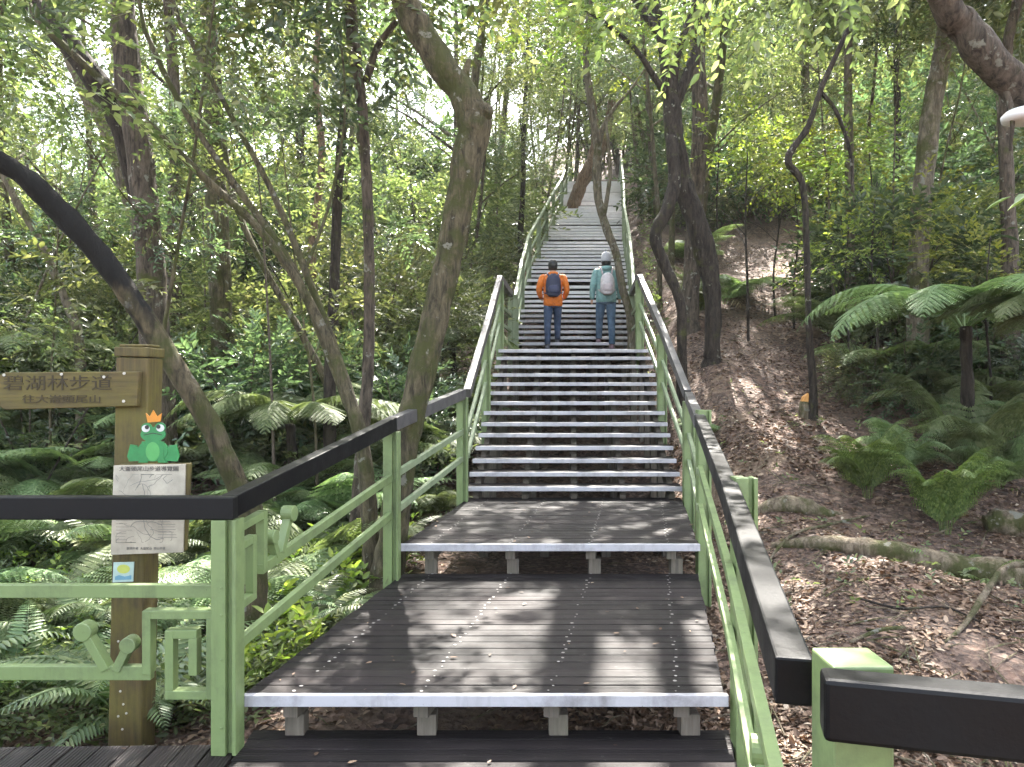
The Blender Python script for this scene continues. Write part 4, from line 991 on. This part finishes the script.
trail = lambda x, d: (d < 19.5 and .235 < x / d < .37) or (12 < d < 21 and .19 < x / d < .42) or (d < 12.3 and x > 0 and x / d < .42) or (d < 9.6 and x > 0 and x / d < .5)
MIX = FINE + FINED
shrub_band(9.5, 12, -120, 440, 12, MIX, .7, 1.0, 'among the ferns behind the leaning trunks', lift=1.0)
shrub_band(12, 15, -120, 480, 16, MIX, .9, 1.3, 'behind the mossy trunks at left')
shrub_band(15.5, 19, -140, 500, 18, MIX, 1.1, 1.6, 'on the left slope above the fern bed')
shrub_band(20, 26, -160, 520, 18, FINE + FINED, 1.5, 2.3, 'high on the left slope')
shrub_band(27, 38, -160, 560, 18, FINE + FINED, 2.2, 3.4, 'near the top of the left slope')
shrub_band(10.8, 13, 860, 1160, 8, MIX, .8, 1.2, 'behind the tree fern at right', trail)
shrub_band(13.2, 17, 800, 1160, 13, MIX, 1.0, 1.5, 'above the bare trail at right', trail)
shrub_band(17, 23, 660, 1160, 18, MIX, 1.2, 1.9, 'on the upper right slope', trail)
shrub_band(23, 30, 640, 1180, 18, FINE + FINED, 1.8, 2.6, 'high on the right slope', trail)
shrub_band(30, 42, 610, 1180, 16, FINE + FINED, 2.4, 3.6, 'near the top of the right slope')
shrub_band(9, 11.5, 830, 1000, 5, YEL, .7, 1.0, 'catching light above the trail', trail, 2.4, 'yellow green sapling')
shrub_band(11.5, 14, 740, 880, 6, YEL, .8, 1.1, 'glowing above the end of the trail', None, 3.0, 'yellow green sapling')
shrub_band(14, 20, 540, 720, 7, YEL, 1.0, 1.4, 'hanging over the upper stairs', None, 4.2, 'young yellow green tree')

shrub_band(35, 42, 560, 650, 5, FINE, 2.2, 2.8, 'closing the view beyond the top of the stairs', None, lift=1.6)
# ---- canopy between the sun and the stairs: tall trees standing outside the picture or beside it
def canopy_tree(x, y, h, rr_, label, meshes=OPEN, sc=1.0, lean=(0, 0)):
    r = empty('tree', (x, y, gh(x, y)), label, 'tree', 'tall canopy trees'); z0 = gh(x, y)
    top_ = Vector((x + lean[0], y + lean[1], z0 + h)); mb = MB()
    a, b = smooth_path([Vector((x, y, z0 - .4)), Vector((x, y, z0 + .5)), Vector((x, y, z0)).lerp(top_, .5) + Vector((.2, -.1, 0)), top_], [rr_ * 1.4, rr_, rr_ * .75, rr_ * .35], 7); mb.tube(a, b, 12, rough=.15)
    tips = []
    for k in range(6):
        an = k * 1.05 + random.uniform(-.3, .3); o = a[int(len(a) * random.uniform(.6, .92))]; L = random.uniform(1.6, 3.0) * sc
        q = [o, o + Vector((math.cos(an) * L * .5, math.sin(an) * L * .5, L * .4)), o + Vector((math.cos(an) * L, math.sin(an) * L, L * .6))]; aa, bb = smooth_path(q, [rr_ * .35, rr_ * .22, .02], 4); mb.tube(aa, bb, 7); tips.append(q[-1])
    mb.build('trunk', BARK, r, smooth=True)
    for q in tips[::3] + [top_]: crown(random.choice(meshes), r, q, sc * random.uniform(.7, .95))
for args in [
             (-7.5, 8, 12, .2, 'tall broad canopy tree beyond the left picture edge'), (8.8, 8.5, 12, .2, 'tall broad canopy tree beyond the right picture edge'),
             ]:
    canopy_tree(*args)

# ================================================================== FERNS
def frond_arrays(L, pairs, plen, e0, e1, yaw, org=(0, 0, 0), bi=0, wr=.2, droop=.25):
    """one frond; bi = leaflet pairs on each pinna (0 = simple pinnae)"""
    n = pairs; t = (np.arange(n) + 1.) / n; e = np.radians(e0 + (e1 - e0) * t)
    ds = L / n; px_ = np.cumsum(np.cos(e)) * ds; pz = np.cumsum(np.sin(e)) * ds
    cy_, sy_ = math.cos(yaw), math.sin(yaw); O = np.array(org)
    P = O + np.stack([px_ * cy_, px_ * sy_, pz], 1); T = norm(np.gradient(P, axis=0)); S = np.array([-sy_, cy_, 0.]); N = norm(np.cross(T, S)) * 1.0
    N = np.where(N[:, 2:3] < 0, -N, N)
    prof = np.clip(np.minimum(t * 4.5, 1), 0, 1) * (1 - np.clip((t - .35) / .65, 0, 1) ** 1.6 * .93) * plen
    ok = t > .12
    out = []
    for sg in (1, -1):
        D = norm(S * sg + T * (.35 + .5 * t[:, None]) - N * droop + .06 * unit(n))
        p, d_, n_, l_ = P[ok], D[ok], (N + .12 * unit(n))[ok], prof[ok]
        if not bi: out.append(leaf_arrays(p, d_, n_, l_, np.minimum(l_ * wr, ds * 1.05), .06, .12))
        else:
            s2 = norm(np.cross(n_, d_)); k = (np.arange(bi) + .6) / bi
            pp = p[:, None, :] + d_[:, None, :] * (k * 1.0)[None, :, None] * l_[:, None, None] - n_[:, None, :] * (k ** 2)[None, :, None] * l_[:, None, None] * .15
            ll = l_[:, None] * .24 * (1 - k[None, :] * .8) + .006
            for s3 in (1, -1):
                dd = norm(s2[:, None, :] * s3 + d_[:, None, :] * .55 + 0 * pp)
                out.append(leaf_arrays(pp.reshape(-1, 3), dd.reshape(-1, 3), np.broadcast_to(n_[:, None, :], pp.shape).reshape(-1, 3), ll.ravel(), np.minimum(ll.ravel() * .5, np.repeat(l_ / bi * 1.1, bi)), .05, .1))
    # stalk as thin folded strip
    Pm = np.concatenate([[O], P]); w = np.linspace(.008, .0015, len(Pm))[:, None] * (L + .3)
    V = np.stack([Pm + S * w * .5, Pm - S * w * .5, Pm - np.array([0, 0, 1]) * w], 1).reshape(-1, 3); b = np.arange(len(Pm) - 1)[:, None] * 3
    Q = np.stack([b + np.array(q) for q in ([0, 1, 4, 3], [1, 2, 5, 4], [2, 0, 3, 5])], 1).reshape(-1, 4)
    out.append((V, Q)); return cat_arrays(out)
def fern_mesh(name, mat, n, L, pairs, plen, e0, e1, bi, seed, wr=.2, org_r=.05, yaw0=0, yaw1=2 * math.pi, trunk_z=0):
    R = random.Random(seed); arr = []
    for k in range(n):
        y = yaw0 + (yaw1 - yaw0) * (k + R.uniform(-.3, .3)) / n; l = L * R.uniform(.7, 1.1)
        arr.append(frond_arrays(l, pairs, plen * R.uniform(.85, 1.1), e0 + R.uniform(-12, 18), e1 + R.uniform(-18, 12), y, (math.cos(y) * org_r, math.sin(y) * org_r, trunk_z), bi, wr))
    V, Q = cat_arrays(arr); nq = len(Q)
    dead = [frond_arrays(L * R.uniform(.5, .8), max(8, pairs // 2), plen * .5, R.uniform(10, 40), R.uniform(-85, -60), R.uniform(0, 6.28), (0, 0, trunk_z), 0, .1, droop=.9) for k in range(0 if L > 1.5 else 3)]
    V, Q = cat_arrays([(V, Q)] + dead); me = quads_mesh(name, V, Q, mat); me.materials.append(LITTER)
    me.polygons.foreach_set('material_index', np.r_[np.zeros(nq, np.int32), np.ones(len(Q) - nq, np.int32)]); return me
F_SIMPLE = [fern_mesh('fronds', FERN, 11, 1.0, 30, .17, 72, -22, 0, s, .22) for s in (1, 2, 3, 31)]
F_LACY = [fern_mesh('fronds', FERNG, 10, 1.25, 22, .36, 66, -20, 11, s) for s in (4, 5, 6, 24, 25)]
F_BRIGHT = [fern_mesh('fronds', FERNB, 18, .85, 20, .22, 84, -8, 8, s) for s in (7, 8)]
F_TREE = [fern_mesh('fronds', FERNG, 13, 1.9, 24, .5, 50, -42, 16, s) for s in (9, 10)]
F_SMALL = [fern_mesh('fronds', FERNB, 7, .38, 16, .075, 45, -15, 0, s, .3) for s in (11, 12)]
def place_fern(me, x, y, sc, z=None, rz=None, name='fern'):
    o = bpy.data.objects.new(name, me); C.objects.link(o); o.location = (x, y, (gh(x, y) if z is None else z)); o.rotation_euler = (random.uniform(-.12, .12), random.uniform(-.12, .12), random.uniform(0, 6.28) if rz is None else rz); o.scale = (sc, sc, sc); return o
def fern_band(a, b, px0, px1, cnt, meshes, s0, s1, where, skip=None, noun='fern', group='ferns covering the slope', m=.5):
    lst = []
    for i in range(cnt):
        for _ in range(40):
            d = random.uniform(a, b); px = px0 + (px1 - px0) * (i + random.uniform(0, 1)) / cnt; x = (px - 512) * d / F; sc = random.uniform(s0, s1)
            if clear(x, d, m * sc + .15) and not (skip and skip(x, d)): break
        else: continue
        lst.append(place_fern(random.choice(meshes), x, d, sc))
    label_band(lst, noun, 'fern', where, group)
postskip = lambda x, d: d < 4.9 and abs(x + 1.95) < .35 and d < 4.3
fern_band(4.3, 5.2, -200, 215, 9, F_SIMPLE, .75, 1.05, 'just behind the lower left railing', postskip, 'comb leaved fern', 'comb leaved ferns by the railing', .35)
fern_band(4.2, 6.2, 250, 370, 5, F_SIMPLE + F_BRIGHT, .45, .65, 'under the long left rail', None, 'low fern', 'low ferns under the rail', .3)
fern_band(5.3, 6.6, -180, 330, 14, F_SIMPLE + F_LACY, .8, 1.1, 'behind the signpost', None)
fern_band(6.6, 8.4, -180, 400, 17, F_LACY + F_LACY + F_SIMPLE, .9, 1.25, 'beyond the leaning scorched trunk', None, 'lacy fern')
fern_band(8.4, 10.5, -160, 440, 18, F_LACY, 1.0, 1.4, 'around the bases of the mossy trunks', None, 'pale lacy fern')
fern_band(10.5, 13.5, -150, 470, 16, F_LACY, 1.2, 1.7, 'where the fern bed meets the shrubs', None, 'pale lacy fern')
fern_band(8.7, 10.2, 930, 1180, 7, F_LACY, .8, 1.1, 'under the grey tree fern', None, 'dark fern')
fern_band(9.5, 12.5, 850, 1180, 9, F_LACY, 1.0, 1.4, 'between the tree fern and the shrubs at right', None, 'lacy fern')
shrub_band(9.2, 11.2, 860, 1180, 8, MIX, .5, .75, 'low behind the ferns at right', None, lift=.8, noun='low leafy shrub')
fern_band(12.5, 16, 820, 1150, 8, F_LACY, 1.1, 1.5, 'on the right slope behind the tree fern', trail, 'pale lacy fern')
fern_band(13, 19, 690, 740, 2, F_LACY, .9, 1.2, 'below the slender trees right of the stairs', None)
fern_band(6, 9, 420, 460, 3, F_LACY + F_SIMPLE, .5, .7, 'between the S shaped trunk and the stair foot', None, 'low fern')
def fern_px(me, px, py, d, sc, label, name='fern', zoff=0):
    x = (px - 512) * d / F; o = place_fern(me, x, d, sc); o.location.z += zoff; o.scale.z *= 1.7; props(o, label, 'fern', 'ferns on the right slope'); return o
fern_px(F_BRIGHT[0], 868, 455, 7.5, .85, 'bright green fern left of the pair at the trail edge')
fern_px(F_BRIGHT[1], 945, 480, 6.75, .85, 'bright green bushy fern below the grey tree fern')
fern_px(F_LACY[0], 905, 450, 7.9, .55, 'long dark fern reaching between the two bright ferns')
fern_px(F_LACY[1], 1000, 460, 7.5, .6, 'dark lacy fern behind the bushy bright fern at right')
fern_px(F_SMALL[0], 955, 535, 6.0, .9, 'small fern rosette above the fallen log, left one')
fern_px(F_SMALL[1], 985, 540, 5.9, .8, 'small fern rosette above the fallen log, right one')
fern_px(F_BRIGHT[0], 696, 320, 13.5, .95, 'green fern clump right of the stair top landing')
fern_px(F_LACY[2], 700, 372, 9.8, .35, 'low fern scrap at the foot of the dark twisted trunk')
# grey tree fern
def tree_fern(x, y, h, sc, me, label):
    z = gh(x, y); r = empty('tree_fern', (x, y, z), label, 'tree fern', 'tree ferns')
    mb = MB(); a, b = smooth_path([Vector((x + .1, y, z - .3)), Vector((x + .03, y, z + h * .5)), Vector((x, y, z + h))], [.09, .06, .055], 6); mb.tube(a, b, 10, rough=.4); mb.build('trunk', BARKD, r, smooth=True)
    o = bpy.data.objects.new('crown', me); C.objects.link(o); o.parent = r; o.location = (0, 0, h); o.scale = (sc, sc, sc); o.rotation_euler = (0, 0, random.uniform(0, 6)); return r
fern_px(F_LACY[3], 962, 460, 7.9, .95, 'tall dark fern hiding the foot of the grey tree fern')
tree_fern((965 - 512) * 8.2 / F, 8.2, 1.5, 1.05, F_TREE[0], 'grey green tree fern spreading over the bright ferns at right')
tree_fern((1075 - 512) * 7.2 / F, 7.2, 1.75, .8, F_TREE[1], 'tree fern reaching in from the right picture edge')
tree_fern((40 - 512) * 10.5 / F, 10.5, 1.2, .9, F_TREE[0], 'pale tree fern above the arm of the signpost')
tree_fern((290 - 512) * 9.2 / F, 9.2, .9, .9, F_TREE[1], 'pale tree fern behind the slender sapling')
tree_fern((470 - 512) * 13 / F - .3, 13, .9, .8, F_TREE[0], 'tree fern left of the lower stair flight')
# leaf spray at right edge
x, y, z = at(1010, 198, 3.6); r = empty('sapling', (x + .6, y, gh(x + .6, y)), 'drooping broad green leaves entering at the right edge', 'sapling')
mb = MB(); a, b = smooth_path([Vector((x + .6, y, gh(x + .6, y) - .2)), Vector((x + .55, y, z - .5)), Vector((x + .3, y, z + .06)), Vector((x + .02, y, z + .02))], [.015, .011, .006, .002], 6); mb.tube(a, b, 6); mb.build('stem', BARKD, r)
P = np.array([[x + .02 + .05 * k, y + .02 * (-1) ** k, z + .02 + .004 * k] for k in range(8)]); D = np.array([[-1 + .12 * k, .5 * (-1) ** k, -.35] for k in range(8)]); Nn = np.tile([[0., -.3, 1]], (8, 1))
V, Q = leaf_arrays(P, D, Nn, .12, .042, .1, .2); o = link('foliage', quads_mesh('foliage', V, Q, FERNB), None, r)

# ================================================================== GROUND DETAIL
def scatter(n, xf, cond, Lr, ar, up=1.0, zoff=.012, tilt=.5):
    P = []
    while len(P) < n:
        x, y = xf()
        if cond(x, y) and noise.noise(Vector((x * .9, y * .9, 8))) + .5 * noise.noise(Vector((x * 3, y * 3, 2))) + random.random() * .7 > .22: P.append((x, y, gh(x, y) + random.uniform(0, zoff)))
    P = np.array(P); k = len(P); D = unit(k); D[:, 2] *= .25; N = norm(np.array([0, 0, 1.]) * up + tilt * unit(k)); L = rng.uniform(*Lr, k)
    return leaf_arrays(P, D, N, L, L * rng.uniform(*ar, k), .12, rng.uniform(-.1, .35))
def xf_px(px0, px1, d0, d1):
    def f():
        u = random.random(); d = 1 / ((1 / d0) * (1 - u) + (1 / d1) * u); d = d if random.random() < .8 else random.uniform(d0, d1); px = random.uniform(px0, px1); return (px - 512) * d / F, d
    return f
notdeck = lambda x, y: not (y < 3.7 and x < .6 + .19 * (y - 1.5) + .03) 
V, Q = cat_arrays([scatter(46000, xf_px(620, 1130, 2.6, 9), lambda x, y: notdeck(x, y) and x > XR(y) - .6, (.018, .062), (.35, .6)),
                   scatter(22000, xf_px(600, 1100, 8, 20), lambda x, y: x > XR(y), (.025, .075), (.35, .6)),
                   scatter(14000, xf_px(-120, 700, 3.75, 9), lambda x, y: not (y > 5.8 and XL(y) < x < XR(y)), (.025, .07), (.35, .6)),  # no litter under the stairs, so the shaded ground there looks darker
                   scatter(3000, lambda: (random.uniform(.7, 2.6), random.uniform(1.2, 3.4)), notdeck, (.03, .085), (.35, .6))])
props(link('leaf_litter', quads_mesh('leaf_litter', V, Q, LITTER)), 'fallen brown leaves strewn over the forest floor', None, None, 'stuff')
# low undergrowth
def carpet(n, xf, cond, h, L, W, nl=6, tl=.22):
    P = []
    while len(P) < n:
        x, y = xf()
        if cond(x, y): P.append((x, y, gh(x, y) + random.uniform(0, h)))
    P = np.array(P); D = unit(n); D[:, 2] = np.abs(D[:, 2]) * .8 + .15
    return spray_arrays(P, D, nl, tl, L, W)
leftc = lambda x, y: x < XL(y) - .35 and (y > 4.0) and noise.noise(Vector((x * .8, y * .8, 5))) > -.25
V, Q = cat_arrays([carpet(2600, xf_px(-150, 500, 4.2, 9), leftc, .25, .06, .024), carpet(5000, xf_px(-150, 520, 9, 22), leftc, .7, .09, .036, 7, .3),
                   carpet(3600, xf_px(640, 1150, 11, 26), lambda x, y: not trail(x, y) and x > XR(y) + .2, .6, .09, .036, 7, .3),
                   carpet(110, xf_px(700, 1050, 5, 11), lambda x, y: x > XR(y) + .3, .05, .05, .022, 5, .14)])
props(link('undergrowth', quads_mesh('undergrowth', V, Q, LEAF)), 'low green undergrowth covering the forest slopes', None, None, 'stuff')
V, Q = cat_arrays([carpet(420, xf_px(230, 420, 4.4, 7.5), leftc, .35, .085, .04, 6, .25), carpet(300, xf_px(-100, 160, 5, 9), leftc, .3, .08, .035, 6, .25)])
props(link('undergrowth', quads_mesh('undergrowth', V, Q, LEAFY)), 'bright young leaves sprouting beside the left rail', None, None, 'stuff')

# logs, roots, stump
def log(label, pts, mat, n=14, name='log', rough=.22, cat='log', cap=None):
    a, b = smooth_path([p[0] for p in pts], [p[1] for p in pts], 6); r0 = a[0]
    mb = MB(); mb.tube(a, b, n, rough=rough); o = mb.build(name, mat, None, smooth=True); props(o, label, cat); return o
def gp(px, d, up=0.0):
    x = (px - 512) * d / F; return Vector((x, d, gh(x, d) + up))
LOGM = bark_mat('weathered_log', (.1, .075, .05), (.27, .22, .155), .5, .5)
log('long half buried log with peeling bark lying across the right slope', [(gp(772, 6.6, .0), .03), (gp(830, 6.35, .03), .07), (gp(900, 6.15, .05), .1), (gp(970, 5.95, .06), .125), (gp(1060, 5.8, .05), .14), (gp(1150, 5.7, .03), .14)], LOGM)
log('short round log end at the right edge beside the small ferns', [(gp(985, 6.75, .06), .07), (gp(1000, 6.72, .09), .11), (gp(1040, 6.6, .1), .125), (gp(1100, 6.5, .1), .12)], LOGM)
log('low root hump rising from the leaf litter below the bright ferns', [(gp(740, 7.4, -.02), .03), (gp(772, 7.3, .02), .07), (gp(800, 7.2, .04), .09), (gp(826, 7.15, .0), .05), (gp(845, 7.2, -.03), .02)], LOGM, name='root', cat='root')
for i, (lab, q) in enumerate([('thin bent branch arching over the long log at right', [(1030, 5.5, .2, .018), (1005, 5.4, .17, .02), (985, 5.1, .1, .022), (965, 4.8, .02, .016), (945, 4.6, .0, .008)]),
              ('thin root curling left of the long log', [(760, 6.2, .0, .01), (790, 6.6, .03, .015), (830, 6.9, .03, .014), (870, 7.1, .01, .008)]),
              ('dark forked twig lying in the litter below the log', [(860, 5.2, .03, .008), (900, 5.0, .05, .01), (945, 5.0, .04, .008), (980, 4.8, .03, .005)]),
              ('pale broken stick near the bottom right corner', [(850, 4.6, .02, .01), (880, 4.7, .04, .013), (905, 4.75, .03, .012)]),
              ('long thin twig beside the near black rail', [(800, 3.6, .03, .006), (850, 3.9, .06, .009), (905, 4.0, .05, .006), (960, 4.3, .02, .004)])]):
    pts = [(gp(a, d, u), r_) for a, d, u, r_ in q]; log(lab, pts, LOGM if i != 2 else BARKD, 7, 'branch' if i != 1 else 'root', .15, 'branch' if i != 1 else 'root')
sx0 = gp(806, 9.6); r = empty('stump', sx0, 'small broken stump with orange top beside the wiggly sapling', 'stump')
mb = MB(); mb.tube([sx0 + Vector((0, 0, -.1)), sx0 + Vector((0, 0, .1)), sx0 + Vector((.01, 0, .2))], [.11, .085, .08], 12, rough=.3); mb.build('bark', LOGM, r)
mb = MB(); mb.tube([sx0 + Vector((.01, 0, .19)), sx0 + Vector((.02, .0, .25)), sx0 + Vector((.04, 0, .3))], [.08, .07, .03], 10, rough=.3); mb.build('broken_top', flat('orange_rotten_wood', (.42, .2, .05), .8), r)
r = gp(715, 9.4)
# loose sticks in the litter
mb = MB()
for k in range(420):
    x, y = xf_px(640, 1080, 3, 14)() if k % 3 else xf_px(-100, 640, 3.8, 9)()
    if k % 3 and (x < XR(y) + .05 or not notdeck(x, y)): continue
    a_ = random.uniform(0, 6.28); L = random.uniform(.1, .45); q = Vector((x, y, gh(x, y) + .015)); e = Vector((x + L * math.cos(a_), y + L * math.sin(a_), 0)); e.z = gh(e.x, e.y) + random.uniform(.01, .05)
    mb.tube([q, q.lerp(e, .5) + Vector((0, 0, .012)), e], [.005, .0045, .002], 5)
o = mb.build('litter_twigs', LOGM); props(o, 'small twigs scattered in the leaf litter', None, None, 'stuff')
P = []
while len(P) < 150:
    d = random.uniform(1.5, 8.0) if random.random() < .8 else random.uniform(11.6, 13.6); z = Z0 if d < 3.48 else Z1 if d < 5.66 else Z2 if d < 7.86 else .488
    x = random.uniform(XL(max(d, 3.53)), XR(max(d, 3.53)))
    if 7.86 < d < 11.6: continue
    if d < 3.48: x = random.uniform(-3.2, .6)
    P.append((x, d, z + .008))
P = np.array(P); k = len(P); D = unit(k); D[:, 2] *= .08; L = rng.uniform(.015, .05, k)
V, Q = leaf_arrays(P, D, norm(np.array([0, 0, 1.]) + .15 * unit(k)), L, L * .45, .1, -.05)
props(link('fallen_leaves', quads_mesh('fallen_leaves', V, Q, LITTER)), 'small dead leaves lying on the deck boards', None, None, 'stuff')
print('OBJECT COUNT', len(scene.objects), 'POLYS', sum(len(m.polygons) for m in bpy.data.meshes))
